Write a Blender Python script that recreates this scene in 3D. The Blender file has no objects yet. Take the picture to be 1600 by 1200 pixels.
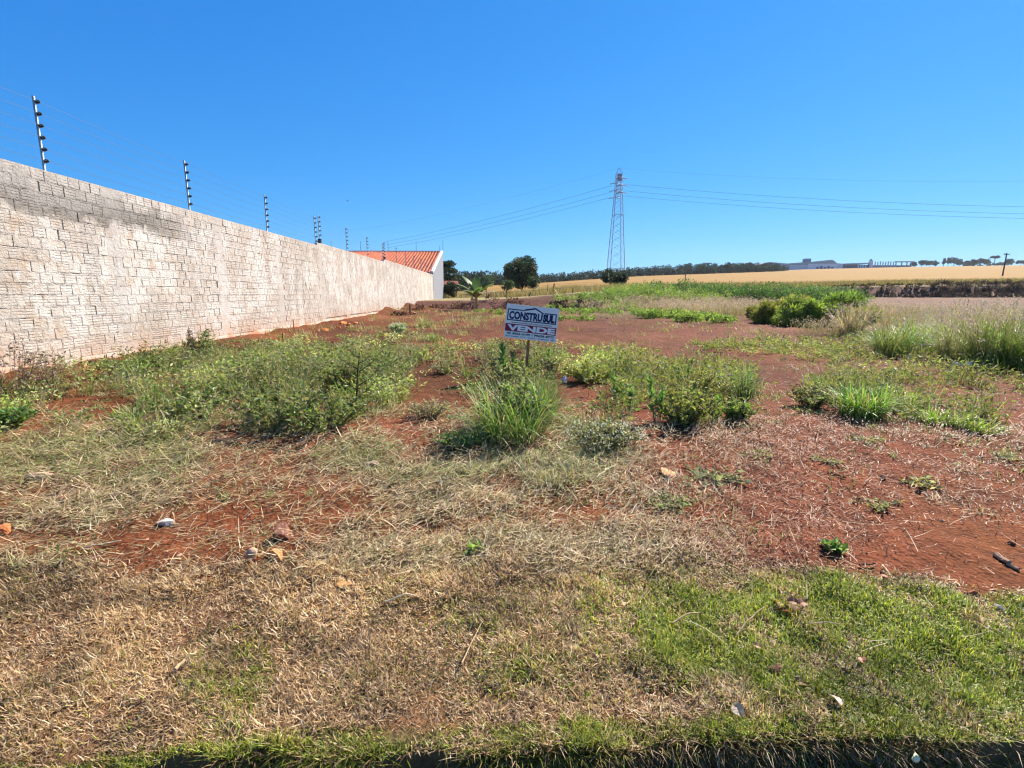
import bpy, math, random
import numpy as np
from mathutils import Vector, Matrix

# ------------------------------------------------------------------ camera, sky, sun, exposure
SC = bpy.context.scene
F = 797.0                       # focal length in photograph pixels (1600 wide)
TH = math.atan(140 / 797.0)     # pitch below the horizon
CZ = 1.12                       # eye height above the lot
cam_data = bpy.data.cameras.new("camera")
cam = bpy.data.objects.new("camera", cam_data)
SC.collection.objects.link(cam)
cam.location = (0, 0, CZ)
cam.rotation_euler = (math.pi / 2 - TH, 0, 0)
cam_data.sensor_width = 36.0
cam_data.lens = 36.0 * F / 1600.0
cam_data.clip_start = 0.05
cam_data.clip_end = 12000
SC.camera = cam

SUN_EL, SUN_AZ = math.radians(41), math.radians(44)      # azimuth to the right of the view direction
world = bpy.data.worlds.new("World")
SC.world = world
world.use_nodes = True
wn = world.node_tree
wn.nodes.clear()
sky = wn.nodes.new("ShaderNodeTexSky")
sky.sky_type = 'NISHITA'
sky.sun_disc = False
sky.sun_elevation = SUN_EL
sky.sun_rotation = SUN_AZ
sky.altitude = 600
sky.air_density = 1.0
sky.dust_density = 0.15
sky.ozone_density = 3.0
EXPOSURE = 1.25
# one tone curve per channel for the whole dome: the saturated blue of the photograph
sep_ = wn.nodes.new("ShaderNodeSeparateColor")
com_ = wn.nodes.new("ShaderNodeCombineColor")
wn.links.new(sky.outputs[0], sep_.inputs[0])
for ch, (pw, sc_) in enumerate(((1.5, 0.47), (0.74, 0.77), (0.45, 1.20))):
    a_ = wn.nodes.new("ShaderNodeMath"); a_.operation = 'MULTIPLY'; a_.inputs[1].default_value = 0.1
    b_ = wn.nodes.new("ShaderNodeMath"); b_.operation = 'POWER'; b_.inputs[1].default_value = pw
    c_ = wn.nodes.new("ShaderNodeMath"); c_.operation = 'MULTIPLY'; c_.inputs[1].default_value = sc_ * 10.0 / 2 ** EXPOSURE
    wn.links.new(sep_.outputs[ch], a_.inputs[0]); wn.links.new(a_.outputs[0], b_.inputs[0])
    wn.links.new(b_.outputs[0], c_.inputs[0]); wn.links.new(c_.outputs[0], com_.inputs[ch])
bg = wn.nodes.new("ShaderNodeBackground")
bg.inputs['Strength'].default_value = 0.1
wo = wn.nodes.new("ShaderNodeOutputWorld")
wn.links.new(com_.outputs[0], bg.inputs['Color'])
wn.links.new(bg.outputs[0], wo.inputs['Surface'])

sun_data = bpy.data.lights.new("sun", 'SUN')
sun_data.energy = 5.0
sun_data.angle = math.radians(0.53)
sun_data.color = (1.0, 0.94, 0.84)
sun = bpy.data.objects.new("sun", sun_data)
SC.collection.objects.link(sun)
sdir = Vector((math.cos(SUN_EL) * math.sin(SUN_AZ), math.cos(SUN_EL) * math.cos(SUN_AZ), math.sin(SUN_EL)))
sun.rotation_euler = sdir.to_track_quat('Z', 'Y').to_euler()
sun.location = (20, 20, 30)

SC.view_settings.view_transform = 'Standard'
SC.view_settings.look = 'None'
SC.view_settings.exposure = EXPOSURE
SC.view_settings.gamma = 1.0
SC.view_settings.use_curve_mapping = False
SC.cycles.max_bounces = 6
SC.cycles.diffuse_bounces = 3
SC.cycles.transmission_bounces = 4
SC.cycles.transparent_max_bounces = 4
SC.cycles.caustics_reflective = False
SC.cycles.caustics_refractive = False
SC.cycles.filter_width = 1.2

RNG = np.random.default_rng(7)
random.seed(7)

# ------------------------------------------------------------------ projection helpers
_f = np.array([0, math.cos(TH), -math.sin(TH)])
_up = np.array([0, math.sin(TH), math.cos(TH)])
_C = np.array([0, 0, CZ])


def ray(u, v):
    return np.array([(u - 800) / F, 0, 0]) + (600 - v) / F * _up + _f


def at(u, v, D):
    d = ray(u, v)
    return _C + d * (D / d[1])


def plane(u, v, z=0.0):
    d = ray(u, v)
    return _C + d * ((z - CZ) / d[2])


def proj(x, y, z):
    dep = y * _f[1] + (z - CZ) * _f[2]
    upc = y * _up[1] + (z - CZ) * _up[2]
    dep = np.maximum(dep, 0.05)
    return 800 + F * x / dep, 600 - F * upc / dep


# ------------------------------------------------------------------ noise
def _hash(ix, iy, seed):
    h = (ix.astype(np.int64) * 374761393 + iy.astype(np.int64) * 668265263 + seed * 982451653) & 0xFFFFFFFF
    h = ((h ^ (h >> 13)) * 1274126177) & 0xFFFFFFFF
    h = h ^ (h >> 16)
    return (h & 0xFFFFFF) / float(0xFFFFFF)


def vnoise(x, y, seed=0):
    x = np.asarray(x, float); y = np.asarray(y, float)
    ix = np.floor(x); iy = np.floor(y)
    fx = x - ix; fy = y - iy
    fx = fx * fx * (3 - 2 * fx); fy = fy * fy * (3 - 2 * fy)
    a = _hash(ix, iy, seed); b = _hash(ix + 1, iy, seed)
    c = _hash(ix, iy + 1, seed); d = _hash(ix + 1, iy + 1, seed)
    return (a * (1 - fx) + b * fx) * (1 - fy) + (c * (1 - fx) + d * fx) * fy


def fbm(x, y, seed=0, oct=4):
    s = 0; a = 0.5; t = 0
    for i in range(oct):
        s = s + a * vnoise(x * 2 ** i, y * 2 ** i, seed + i * 17); t += a; a *= 0.5
    return s / t


def sstep(a, b, x):
    t = np.clip((np.asarray(x, float) - a) / (b - a), 0, 1)
    return t * t * (3 - 2 * t)


def interp(x, pts):
    p = np.array(pts, float)
    return np.interp(x, p[:, 0], p[:, 1])


# ------------------------------------------------------------------ terrain
def bank_y(x):
    return interp(x, [(-30, 40), (-3, 38), (4, 40), (9, 44), (16, 52), (40, 60), (200, 64)])


def H(x, y):
    """height of the ground"""
    x = np.asarray(x, float); y = np.asarray(y, float)
    yb = bank_y(x)
    t = x / np.maximum(y, 1.0)
    u = 800 + F * t / 0.985
    lot = -0.24 * sstep(4.2, 1.2, y)
    lot = lot + 0.75 * sstep(30, 60, y) * sstep(8, 26, x)
    lot = lot + 0.05 * (fbm(x * 0.35, y * 0.35, 3, 3) - 0.5) * sstep(1.5, 4, y)
    wd = (x + 6.498) * 0.9996 + (y - 6.376) * 0.0284            # distance from the wall face
    lot = lot + (0.05 + 0.16 * fbm(x * 1.5, y * 1.5, 4, 3)) * np.exp(-(np.maximum(wd, 0) / 0.45) ** 2) * sstep(52, 44, y)
    # spoil heaps against the far end of the wall and green mounds in the middle
    for (cx, cy, r, h) in ((-7.0, 29, 1.2, 0.3), (-7.0, 36, 1.6, 0.4), (-6.0, 41, 2.0, 0.4), (5.0, 36.0, 3.0, 0.55),
                           (9.0, 39.0, 3.6, 0.9), (12.5, 41.0, 3.4, 0.8), (16.0, 44.0, 3.5, 0.5), (3.2, 34.5, 1.8, 0.3)):
        lot = lot + h * np.exp(-((x - cx) ** 2 + (y - cy) ** 2) / r ** 2) * (0.75 + 0.5 * fbm(x * 1.3, y * 1.3, 9, 2))
    e1 = interp(u, [(300, -12), (700, -10), (800, -7), (900, 2), (1000, 6), (1200, 9), (1400, 13), (1600, 15), (2600, 20)])
    e2 = interp(u, [(300, 8), (700, 14), (850, 20), (1000, 29), (1200, 35), (1260, 37.5), (1420, 41), (1600, 43.5), (2600, 48)])
    q = 1 - np.exp(-np.maximum(y - yb, 0) / 140.0)
    e = e1 + (e2 - e1) * q
    far = CZ + e / F * y
    k = sstep(0, 2.4, y - yb)
    return lot * (1 - k) + far * k


def gp(u, v):
    """point where the sight line through a photograph pixel meets the ground"""
    d = ray(u, v)
    lo, prev = 0.8, 0.8
    yv = np.geomspace(0.8, 2500, 3000)
    P = _C[None, :] + d[None, :] * (yv / d[1])[:, None]
    below = P[:, 2] < H(P[:, 0], P[:, 1])
    i = int(np.argmax(below)) if below.any() else len(yv) - 1
    p = P[i].copy()
    p[2] = float(H(p[0], p[1]))
    return p


def drop(x, y):
    return np.array([x, y, float(H(x, y))])


# ------------------------------------------------------------------ mesh helpers
def lin(r, g, b):
    out = []
    for c in (r, g, b):
        c = c / 255.0
        out.append(c / 12.92 if c <= 0.04045 else ((c + 0.055) / 1.055) ** 2.4)
    return np.array(out)


def mesh_np(name, V, Fc, mat=None, col=None, smooth=False):
    V = np.ascontiguousarray(V, dtype=np.float32).reshape(-1, 3)
    me = bpy.data.meshes.new(name)
    if not isinstance(Fc, (list, tuple)):
        Fc = [Fc]
    Fc = [np.asarray(a, dtype=np.int32) for a in Fc if len(a)]
    nl = sum(a.size for a in Fc); npoly = sum(a.shape[0] for a in Fc)
    me.vertices.add(len(V)); me.vertices.foreach_set('co', V.ravel())
    me.loops.add(nl); me.polygons.add(npoly)
    me.loops.foreach_set('vertex_index', np.concatenate([a.ravel() for a in Fc]))
    tot = np.concatenate([np.full(a.shape[0], a.shape[1], np.int32) for a in Fc])
    st = np.concatenate([[0], np.cumsum(tot)[:-1]]).astype(np.int32)
    me.polygons.foreach_set('loop_start', st)
    me.polygons.foreach_set('use_smooth', np.full(npoly, bool(smooth), dtype=bool))
    if col is not None:
        at_ = me.color_attributes.new('Col', 'FLOAT_COLOR', 'POINT')
        c4 = np.ones((len(V), 4), np.float32); c4[:, :3] = col
        at_.data.foreach_set('color', c4.ravel())
    me.update(calc_edges=True)
    if mat is not None:
        me.materials.append(mat)
    return me


def link(name, me, parent=None, loc=(0, 0, 0), rotz=0.0):
    o = bpy.data.objects.new(name, me)
    SC.collection.objects.link(o)
    o.location = tuple(float(a) for a in loc)
    o.rotation_euler = (0, 0, rotz)
    if parent is not None:
        o.parent = parent
    return o


def tag(o, label=None, cat=None, group=None, kind=None):
    if label: o['label'] = label
    if cat: o['category'] = cat
    if group: o['group'] = group
    if kind: o['kind'] = kind
    return o


def thing(name, label, cat, loc=(0, 0, 0), rotz=0.0, group=None):
    return tag(link(name, None, None, loc, rotz), label, cat, group)


class MB:
    """collects boxes, prisms, tubes with a colour per vertex"""
    def __init__(s):
        s.v = []; s.f3 = []; s.f4 = []; s.c = []; s.n = 0

    def add(s, V, q=None, t=None, col=(1, 1, 1)):
        V = np.asarray(V, float).reshape(-1, 3)
        if q is not None and len(q): s.f4.append(np.asarray(q, int) + s.n)
        if t is not None and len(t): s.f3.append(np.asarray(t, int) + s.n)
        s.v.append(V)
        col = np.asarray(col, float)
        s.c.append(np.tile(col, (len(V), 1)) if col.ndim == 1 else col)
        s.n += len(V)
        return s

    def box(s, a, b, col=(1, 1, 1)):
        x0, y0, z0 = a; x1, y1, z1 = b
        V = [(x0, y0, z0), (x1, y0, z0), (x1, y1, z0), (x0, y1, z0), (x0, y0, z1), (x1, y0, z1), (x1, y1, z1), (x0, y1, z1)]
        return s.add(V, [(0, 3, 2, 1), (4, 5, 6, 7), (0, 1, 5, 4), (1, 2, 6, 5), (2, 3, 7, 6), (3, 0, 4, 7)], col=col)

    def bar(s, p, q, w, col=(1, 1, 1), n=4):
        return s.tube([p, q], [w, w], n, col)

    def tube(s, pts, rad, n=6, col=(1, 1, 1), cap=True):
        pts = np.asarray(pts, float); k = len(pts)
        rad = np.broadcast_to(np.asarray(rad, float), (k,))
        tan = np.gradient(pts, axis=0)
        tan /= np.linalg.norm(tan, axis=1)[:, None] + 1e-12
        ref = np.array([0, 0, 1.0]) if abs(tan[0][2]) < 0.9 else np.array([1.0, 0, 0])
        A = np.cross(tan, ref); A /= np.linalg.norm(A, axis=1)[:, None] + 1e-12
        B = np.cross(tan, A)
        ang = np.arange(n) * 2 * math.pi / n + math.pi / n
        V = pts[:, None, :] + rad[:, None, None] * (np.cos(ang)[None, :, None] * A[:, None, :] + np.sin(ang)[None, :, None] * B[:, None, :])
        q = []
        for i in range(k - 1):
            for j in range(n):
                a = i * n + j; b = i * n + (j + 1) % n
                q.append((a, b, b + n, a + n))
        t = []
        if cap:
            for j in range(1, n - 1):
                t.append((0, j + 1, j)); t.append(((k - 1) * n, (k - 1) * n + j, (k - 1) * n + j + 1))
        return s.add(V.reshape(-1, 3), q, t, col)

    def prism(s, outline, d, axis=0, col=(1, 1, 1)):
        """outline of (a,b) in the plane across the axis, extruded from d[0] to d[1]"""
        n = len(outline); V = []
        for dd in d:
            for a, b in outline:
                V.append({0: (dd, a, b), 1: (a, dd, b), 2: (a, b, dd)}[axis])
        q = [(i, (i + 1) % n, n + (i + 1) % n, n + i) for i in range(n)]
        t = []
        for i in range(1, n - 1):
            t.append((0, i + 1, i)); t.append((n, n + i, n + i + 1))
        return s.add(V, q, t, col)

    def mesh(s, name, mat, smooth=False):
        fs = []
        if s.f4: fs.append(np.concatenate(s.f4))
        if s.f3: fs.append(np.concatenate(s.f3))
        return mesh_np(name, np.concatenate(s.v), fs, mat, np.concatenate(s.c), smooth)

    def build(s, name, mat, parent=None, loc=(0, 0, 0), rotz=0.0, smooth=False):
        return link(name, s.mesh(name, mat, smooth), parent, loc, rotz)


def ribbons(base, yaw, length, lean, bend, width, col, segs=2, tipcol=None, taper=True):
    """blades: base (N,3), start angle from vertical 'lean', extra 'bend' along the blade"""
    N = len(base); base = np.asarray(base, float)
    yaw = np.broadcast_to(yaw, (N,)); length = np.broadcast_to(length, (N,)); lean = np.broadcast_to(lean, (N,))
    bend = np.broadcast_to(bend, (N,)); width = np.broadcast_to(width, (N,))
    hx, hy = np.cos(yaw), np.sin(yaw)
    px, py = -hy, hx
    pos = base.copy(); V = []; C = []
    col = np.asarray(col, float)
    if col.ndim == 1: col = np.tile(col, (N, 1))
    if tipcol is None: tipcol = col
    for i in range(segs + 1):
        w = width * 0.5 * ((1 - 0.55 * i / segs) if taper else 1.0)
        k = i / segs
        cc = col * (1 - k) + tipcol * k
        if i < segs or not taper:
            V += [np.stack([pos[:, 0] - px * w, pos[:, 1] - py * w, pos[:, 2]], 1), np.stack([pos[:, 0] + px * w, pos[:, 1] + py * w, pos[:, 2]], 1)]
            C += [cc, cc]
        else:
            V.append(pos.copy()); C.append(cc)
        if i < segs:
            a = lean + bend * (i + 0.5) / segs
            st = length / segs
            pos = pos + np.stack([np.sin(a) * hx * st, np.sin(a) * hy * st, np.cos(a) * st], 1)
    m = len(V)
    V = np.stack(V, 1).reshape(-1, 3); C = np.stack(C, 1).reshape(-1, 3)
    o = (np.arange(N) * m)[:, None]
    fs = []
    qs = []
    last = segs - 1 if taper else segs
    for i in range(last):
        qs.append(o + np.array([[2 * i, 2 * i + 1, 2 * i + 3, 2 * i + 2]]))
    if qs: fs.append(np.concatenate(qs))
    if taper:
        fs.append(o + np.array([[2 * last, 2 * last + 1, 2 * last + 2]]))
    return V, fs, C


def leaves(pos, d, size, wid, col, fold=0.25, rng=RNG):
    """diamond leaves of two triangles: pos (N,3), direction d (N,3)"""
    N = len(pos)
    d = d / (np.linalg.norm(d, axis=1)[:, None] + 1e-9)
    r = rng.normal(size=(N, 3))
    s = np.cross(d, r); s /= np.linalg.norm(s, axis=1)[:, None] + 1e-9
    n = np.cross(d, s)
    size = np.broadcast_to(size, (N,))[:, None]; wid = np.broadcast_to(wid, (N,))[:, None]
    mid = pos + d * size * 0.45
    V = np.stack([pos, mid + s * wid * 0.5 + n * wid * fold, pos + d * size, mid - s * wid * 0.5 + n * wid * fold], 1).reshape(-1, 3)
    o = (np.arange(N) * 4)[:, None]
    T = np.concatenate([o + np.array([[0, 1, 2]]), o + np.array([[0, 2, 3]])])
    C = np.repeat(np.broadcast_to(col, (N, 3)), 4, axis=0)
    return V, [T], C


def merge(parts):
    V = []; C = []; by = {}
    n = 0
    for v, fs, c in parts:
        V.append(v); C.append(c)
        for f in fs:
            by.setdefault(f.shape[1], []).append(f + n)
        n += len(v)
    return np.concatenate(V), [np.concatenate(a) for a in by.values()], np.concatenate(C)


def vary(col, N, amt=0.25, hue=0.08, rng=RNG):
    col = np.asarray(col, float)
    b = np.exp(rng.normal(0, amt, (N, 1)))
    h = 1 + rng.normal(0, hue, (N, 3))
    return np.clip(col * b * h, 0.004, 0.9)


# ------------------------------------------------------------------ materials
def nmat(name):
    m = bpy.data.materials.new(name); m.use_nodes = True
    nt = m.node_tree; nt.nodes.clear()
    out = nt.nodes.new('ShaderNodeOutputMaterial')
    return m, nt, out


def nd(nt, typ, **kw):
    n = nt.nodes.new(typ)
    for k, v in kw.items():
        if k.startswith('i_'):
            n.inputs[k[2:].replace('_', ' ')].default_value = v
        else:
            setattr(n, k, v)
    return n


def leafmat(name, trans=0.38, rough=0.55, spec=0.25):
    m, nt, out = nmat(name)
    a = nd(nt, 'ShaderNodeAttribute', attribute_name='Col')
    p = nd(nt, 'ShaderNodeBsdfPrincipled'); p.inputs['Roughness'].default_value = rough
    p.inputs['Specular IOR Level'].default_value = spec
    t = nd(nt, 'ShaderNodeBsdfTranslucent')
    mixc = nd(nt, 'ShaderNodeMix', data_type='RGBA', blend_type='MULTIPLY'); mixc.inputs['Factor'].default_value = 1
    mixc.inputs['B'].default_value = (1.15, 1.2, 0.75, 1)
    mx = nd(nt, 'ShaderNodeMixShader'); mx.inputs[0].default_value = trans
    L = nt.links.new
    L(a.outputs['Color'], p.inputs['Base Color']); L(a.outputs['Color'], mixc.inputs['A'])
    L(mixc.outputs['Result'], t.inputs['Color'])
    L(p.outputs[0], mx.inputs[1]); L(t.outputs[0], mx.inputs[2]); L(mx.outputs[0], out.inputs['Surface'])
    return m


def attrmat(name, rough=0.85, spec=0.2, metal=0.0, noise=0.0, scale=30.0, bump=0.0):
    m, nt, out = nmat(name)
    a = nd(nt, 'ShaderNodeAttribute', attribute_name='Col')
    p = nd(nt, 'ShaderNodeBsdfPrincipled'); p.inputs['Roughness'].default_value = rough
    p.inputs['Specular IOR Level'].default_value = spec; p.inputs['Metallic'].default_value = metal
    L = nt.links.new
    src = a.outputs['Color']
    if noise or bump:
        g = nd(nt, 'ShaderNodeNewGeometry')
        n = nd(nt, 'ShaderNodeTexNoise'); n.inputs['Scale'].default_value = scale; n.inputs['Detail'].default_value = 5
        L(g.outputs['Position'], n.inputs['Vector'])
        if noise:
            r = nd(nt, 'ShaderNodeMapRange'); r.inputs['From Min'].default_value = 0.3; r.inputs['From Max'].default_value = 0.7
            r.inputs['To Min'].default_value = 1 - noise; r.inputs['To Max'].default_value = 1 + noise
            L(n.outputs['Fac'], r.inputs['Value'])
            mx = nd(nt, 'ShaderNodeVectorMath', operation='MULTIPLY')
            L(src, mx.inputs[0]); L(r.outputs['Result'], mx.inputs[1])
            src = mx.outputs[0]
        if bump:
            b = nd(nt, 'ShaderNodeBump'); b.inputs['Strength'].default_value = 1.0; b.inputs['Distance'].default_value = bump
            L(n.outputs['Fac'], b.inputs['Height']); L(b.outputs[0], p.inputs['Normal'])
    L(src, p.inputs['Base Color']); L(p.outputs[0], out.inputs['Surface'])
    return m


M_LEAF = leafmat('leaf')
M_GRASS = leafmat('grass_blade', 0.35, 0.5, 0.3)
M_STRAW = leafmat('straw', 0.22, 0.6, 0.3)
M_TREE = leafmat('tree_leaf', 0.22, 0.5, 0.3)
M_FAR = leafmat('far_leaf', 0.12, 0.7, 0.1)
M_BARK = attrmat('bark', 0.9, 0.1, 0, 0.35, 40, 0.004)
M_WOOD = attrmat('weathered_wood', 0.85, 0.15, 0, 0.3, 60, 0.002)
M_STONE = attrmat('stone', 0.9, 0.15, 0, 0.3, 45, 0.006)
M_PLAIN = attrmat('painted', 0.6, 0.3, 0, 0.08, 3)
M_STEEL = attrmat('galvanised_steel', 0.55, 0.4, 0.35, 0.15, 8)
M_PLASTIC = attrmat('plastic', 0.35, 0.5)
M_PRINT = attrmat('sign_print', 0.45, 0.35)


def soil_material():
    m, nt, out = nmat('red_soil')
    L = nt.links.new
    a = nd(nt, 'ShaderNodeAttribute', attribute_name='Col')
    g = nd(nt, 'ShaderNodeNewGeometry')
    n1 = nd(nt, 'ShaderNodeTexNoise'); n1.inputs['Scale'].default_value = 5; n1.inputs['Detail'].default_value = 4; n1.inputs['Roughness'].default_value = 0.65
    n2 = nd(nt, 'ShaderNodeTexNoise'); n2.inputs['Scale'].default_value = 55; n2.inputs['Detail'].default_value = 3; n2.inputs['Roughness'].default_value = 0.7
    vo = nd(nt, 'ShaderNodeTexVoronoi'); vo.inputs['Scale'].default_value = 38
    for n in (n1, n2, vo): L(g.outputs['Position'], n.inputs['Vector'])
    r1 = nd(nt, 'ShaderNodeMapRange'); r1.inputs['From Min'].default_value = 0.25; r1.inputs['From Max'].default_value = 0.75
    r1.inputs['To Min'].default_value = 0.55; r1.inputs['To Max'].default_value = 1.5
    L(n1.outputs['Fac'], r1.inputs['Value'])
    r2 = nd(nt, 'ShaderNodeMapRange'); r2.inputs['From Min'].default_value = 0.25; r2.inputs['From Max'].default_value = 0.75
    r2.inputs['To Min'].default_value = 0.7; r2.inputs['To Max'].default_value = 1.3
    L(n2.outputs['Fac'], r2.inputs['Value'])
    mu = nd(nt, 'ShaderNodeMath', operation='MULTIPLY'); L(r1.outputs[0], mu.inputs[0]); L(r2.outputs[0], mu.inputs[1])
    vm = nd(nt, 'ShaderNodeVectorMath', operation='MULTIPLY'); L(a.outputs['Color'], vm.inputs[0]); L(mu.outputs[0], vm.inputs[1])
    p = nd(nt, 'ShaderNodeBsdfPrincipled'); p.inputs['Roughness'].default_value = 0.95; p.inputs['Specular IOR Level'].default_value = 0.1
    b1 = nd(nt, 'ShaderNodeBump'); b1.inputs['Strength'].default_value = 1; b1.inputs['Distance'].default_value = 0.03
    b2 = nd(nt, 'ShaderNodeBump'); b2.inputs['Strength'].default_value = 1; b2.inputs['Distance'].default_value = 0.006
    ad = nd(nt, 'ShaderNodeMath', operation='SUBTRACT'); L(n2.outputs['Fac'], ad.inputs[0]); L(vo.outputs['Distance'], ad.inputs[1])
    L(n1.outputs['Fac'], b1.inputs['Height']); L(ad.outputs[0], b2.inputs['Height']); L(b1.outputs[0], b2.inputs['Normal'])
    L(b2.outputs[0], p.inputs['Normal']); L(vm.outputs[0], p.inputs['Base Color']); L(p.outputs[0], out.inputs['Surface'])
    return m


def wall_material(name, base_a, base_b, tan, bump=0.006, ribs=False):
    """lime and mortar washed masonry, red earth splashed on its foot, cement smears under the top courses"""
    m, nt, out = nmat(name)
    L = nt.links.new
    g = nd(nt, 'ShaderNodeNewGeometry')
    sep = nd(nt, 'ShaderNodeSeparateXYZ'); L(g.outputs['Position'], sep.inputs[0])

    def noise(sc, det=5, rough=0.6, dist=0.0, vec=None):
        n = nd(nt, 'ShaderNodeTexNoise'); n.inputs['Scale'].default_value = sc; n.inputs['Detail'].default_value = det
        n.inputs['Roughness'].default_value = rough; n.inputs['Distortion'].default_value = dist
        L(vec if vec is not None else g.outputs['Position'], n.inputs['Vector'])
        return n.outputs['Fac']

    def rng(v, a, b, c=0.0, d=1.0):
        r = nd(nt, 'ShaderNodeMapRange'); r.interpolation_type = 'SMOOTHSTEP'
        for k, x in zip(('From Min', 'From Max', 'To Min', 'To Max'), (a, b, c, d)): r.inputs[k].default_value = x
        L(v, r.inputs['Value']); return r.outputs['Result']

    def mix(fac, A, B, blend='MIX'):
        x = nd(nt, 'ShaderNodeMix', data_type='RGBA', blend_type=blend)
        for k, v in (('Factor', fac), ('A', A), ('B', B)):
            if isinstance(v, (tuple, list)): x.inputs[k].default_value = (*v, 1)
            elif isinstance(v, float): x.inputs[k].default_value = v
            else: L(v, x.inputs[k])
        return x.outputs['Result']

    def mul(a, b):
        x = nd(nt, 'ShaderNodeMath', operation='MULTIPLY')
        for i, v in enumerate((a, b)):
            if isinstance(v, float): x.inputs[i].default_value = v
            else: L(v, x.inputs[i])
        return x.outputs[0]

    c = mix(rng(noise(1.1, 6, 0.65), 0.40, 0.58), base_a, base_b)
    c = mix(mul(rng(noise(4.2, 6, 0.65), 0.5, 0.68), 0.75), c, tan)
    c = mix(mul(rng(noise(0.55, 6, 0.7), 0.52, 0.64), 0.3), c, (0.34, 0.30, 0.255))
    c = mix(mul(rng(noise(9.0, 5, 0.6), 0.56, 0.7), 0.55), c, (0.68, 0.65, 0.63))
    # vertical rain streaks
    mp = nd(nt, 'ShaderNodeMapping'); mp.inputs['Scale'].default_value = (2.2, 2.2, 0.16); L(g.outputs['Position'], mp.inputs['Vector'])
    c = mix(mul(rng(noise(1.5, 5, 0.6, 0.0, mp.outputs[0]), 0.5, 0.72), 0.38), c, (0.33, 0.29, 0.26))
    # small dark pits and mortar crumbs
    vo = nd(nt, 'ShaderNodeTexVoronoi'); vo.inputs['Scale'].default_value = 26; L(g.outputs['Position'], vo.inputs['Vector'])
    c = mix(mul(rng(vo.outputs['Distance'], 0.16, 0.05), rng(noise(2.7, 3), 0.5, 0.6)), c, (0.16, 0.13, 0.11))
    # cement smear band below the top courses at the near end
    zz = nd(nt, 'ShaderNodeMath', operation='ADD'); L(sep.outputs['Z'], zz.inputs[0])
    wob = nd(nt, 'ShaderNodeMath', operation='MULTIPLY_ADD'); wob.inputs[1].default_value = 1.1; wob.inputs[2].default_value = -0.55
    L(noise(1.3, 5, 0.65), wob.inputs[0]); L(wob.outputs[0], zz.inputs[1])
    band = mul(rng(zz.outputs[0], 2.18, 2.36), rng(zz.outputs[0], 2.78, 2.5))
    band = mul(band, rng(sep.outputs['Y'], 11.6, 9.4))
    c = mix(mul(band, 0.95), c, (0.19, 0.165, 0.14))
    top = mul(mul(rng(zz.outputs[0], 2.3, 2.5), rng(sep.outputs['Y'], 10.5, 8.0)), 0.55)
    c = mix(top, c, (0.36, 0.33, 0.30))
    # weathered coping edge
    c = mix(mul(rng(sep.outputs['Z'], 2.72, 2.86), 0.35), c, (0.4, 0.33, 0.27))
    # red earth splashed up from the ground
    z2 = nd(nt, 'ShaderNodeMath', operation='ADD'); L(sep.outputs['Z'], z2.inputs[0])
    w2 = nd(nt, 'ShaderNodeMath', operation='MULTIPLY_ADD'); w2.inputs[1].default_value = 0.8; w2.inputs[2].default_value = -0.40
    L(noise(1.9, 6, 0.65), w2.inputs[0]); L(w2.outputs[0], z2.inputs[1])
    c = mix(mul(rng(z2.outputs[0], 0.75, 0.02), 0.55), c, (0.46, 0.26, 0.155))
    c = mix(mul(rng(z2.outputs[0], 0.24, 0.0), 0.9), c, (0.38, 0.15, 0.07))
    fine = noise(70, 5, 0.7)
    c = mix(1.0, c, mix(rng(fine, 0.25, 0.75), (0.78, 0.78, 0.78), (1.15, 1.15, 1.15)), 'MULTIPLY')
    p = nd(nt, 'ShaderNodeBsdfPrincipled'); p.inputs['Roughness'].default_value = 0.95; p.inputs['Specular IOR Level'].default_value = 0.1
    b = nd(nt, 'ShaderNodeBump'); b.inputs['Strength'].default_value = 1; b.inputs['Distance'].default_value = bump
    b2 = nd(nt, 'ShaderNodeBump'); b2.inputs['Strength'].default_value = 1; b2.inputs['Distance'].default_value = bump * 4.5
    hgt = noise(16, 5, 0.72, 0.4)
    if ribs:
        # shallow grooves along the hollow brick faces, filled by the wash in places
        zs_ = nd(nt, 'ShaderNodeMath', operation='MULTIPLY_ADD'); zs_.inputs[1].default_value = 2 * math.pi / 0.0389; L(sep.outputs['Z'], zs_.inputs[0])
        L(mul(noise(6, 3), 5.0), zs_.inputs[2])
        sn = nd(nt, 'ShaderNodeMath', operation='SINE'); L(zs_.outputs[0], sn.inputs[0])
        gr = mul(rng(sn.outputs[0], 0.55, 1.0), rng(noise(3.1, 4), 0.42, 0.58))
        sb = nd(nt, 'ShaderNodeMath', operation='SUBTRACT'); L(hgt, sb.inputs[0]); L(mul(gr, 0.28), sb.inputs[1]); hgt = sb.outputs[0]
        c = mix(mul(gr, 0.35), c, (0.3, 0.23, 0.19))
    L(fine, b.inputs['Height']); L(hgt, b2.inputs['Height']); L(b.outputs[0], b2.inputs['Normal'])
    L(b2.outputs[0], p.inputs['Normal']); L(c, p.inputs['Base Color']); L(p.outputs[0], out.inputs['Surface'])
    return m


M_SOIL = soil_material()
M_BRICK = wall_material('washed_brick', (0.60, 0.54, 0.475), (0.48, 0.41, 0.345), (0.43, 0.31, 0.215), 0.006, True)
M_MORTAR = wall_material('mortar', (0.52, 0.47, 0.42), (0.43, 0.37, 0.315), (0.38, 0.29, 0.22), 0.008)
M_CONC = wall_material('concrete', (0.50, 0.455, 0.41), (0.43, 0.38, 0.33), (0.40, 0.31, 0.24), 0.004)

# ------------------------------------------------------------------ ground zones (measured on the photograph, evaluated at ground points)
def blob(u, v, cu, cv, ru, rv, soft=0.45):
    d = np.sqrt(((u - cu) / ru) ** 2 + ((v - cv) / rv) ** 2)
    return np.clip((1 + soft - d) / (2 * soft), 0, 1)


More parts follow.
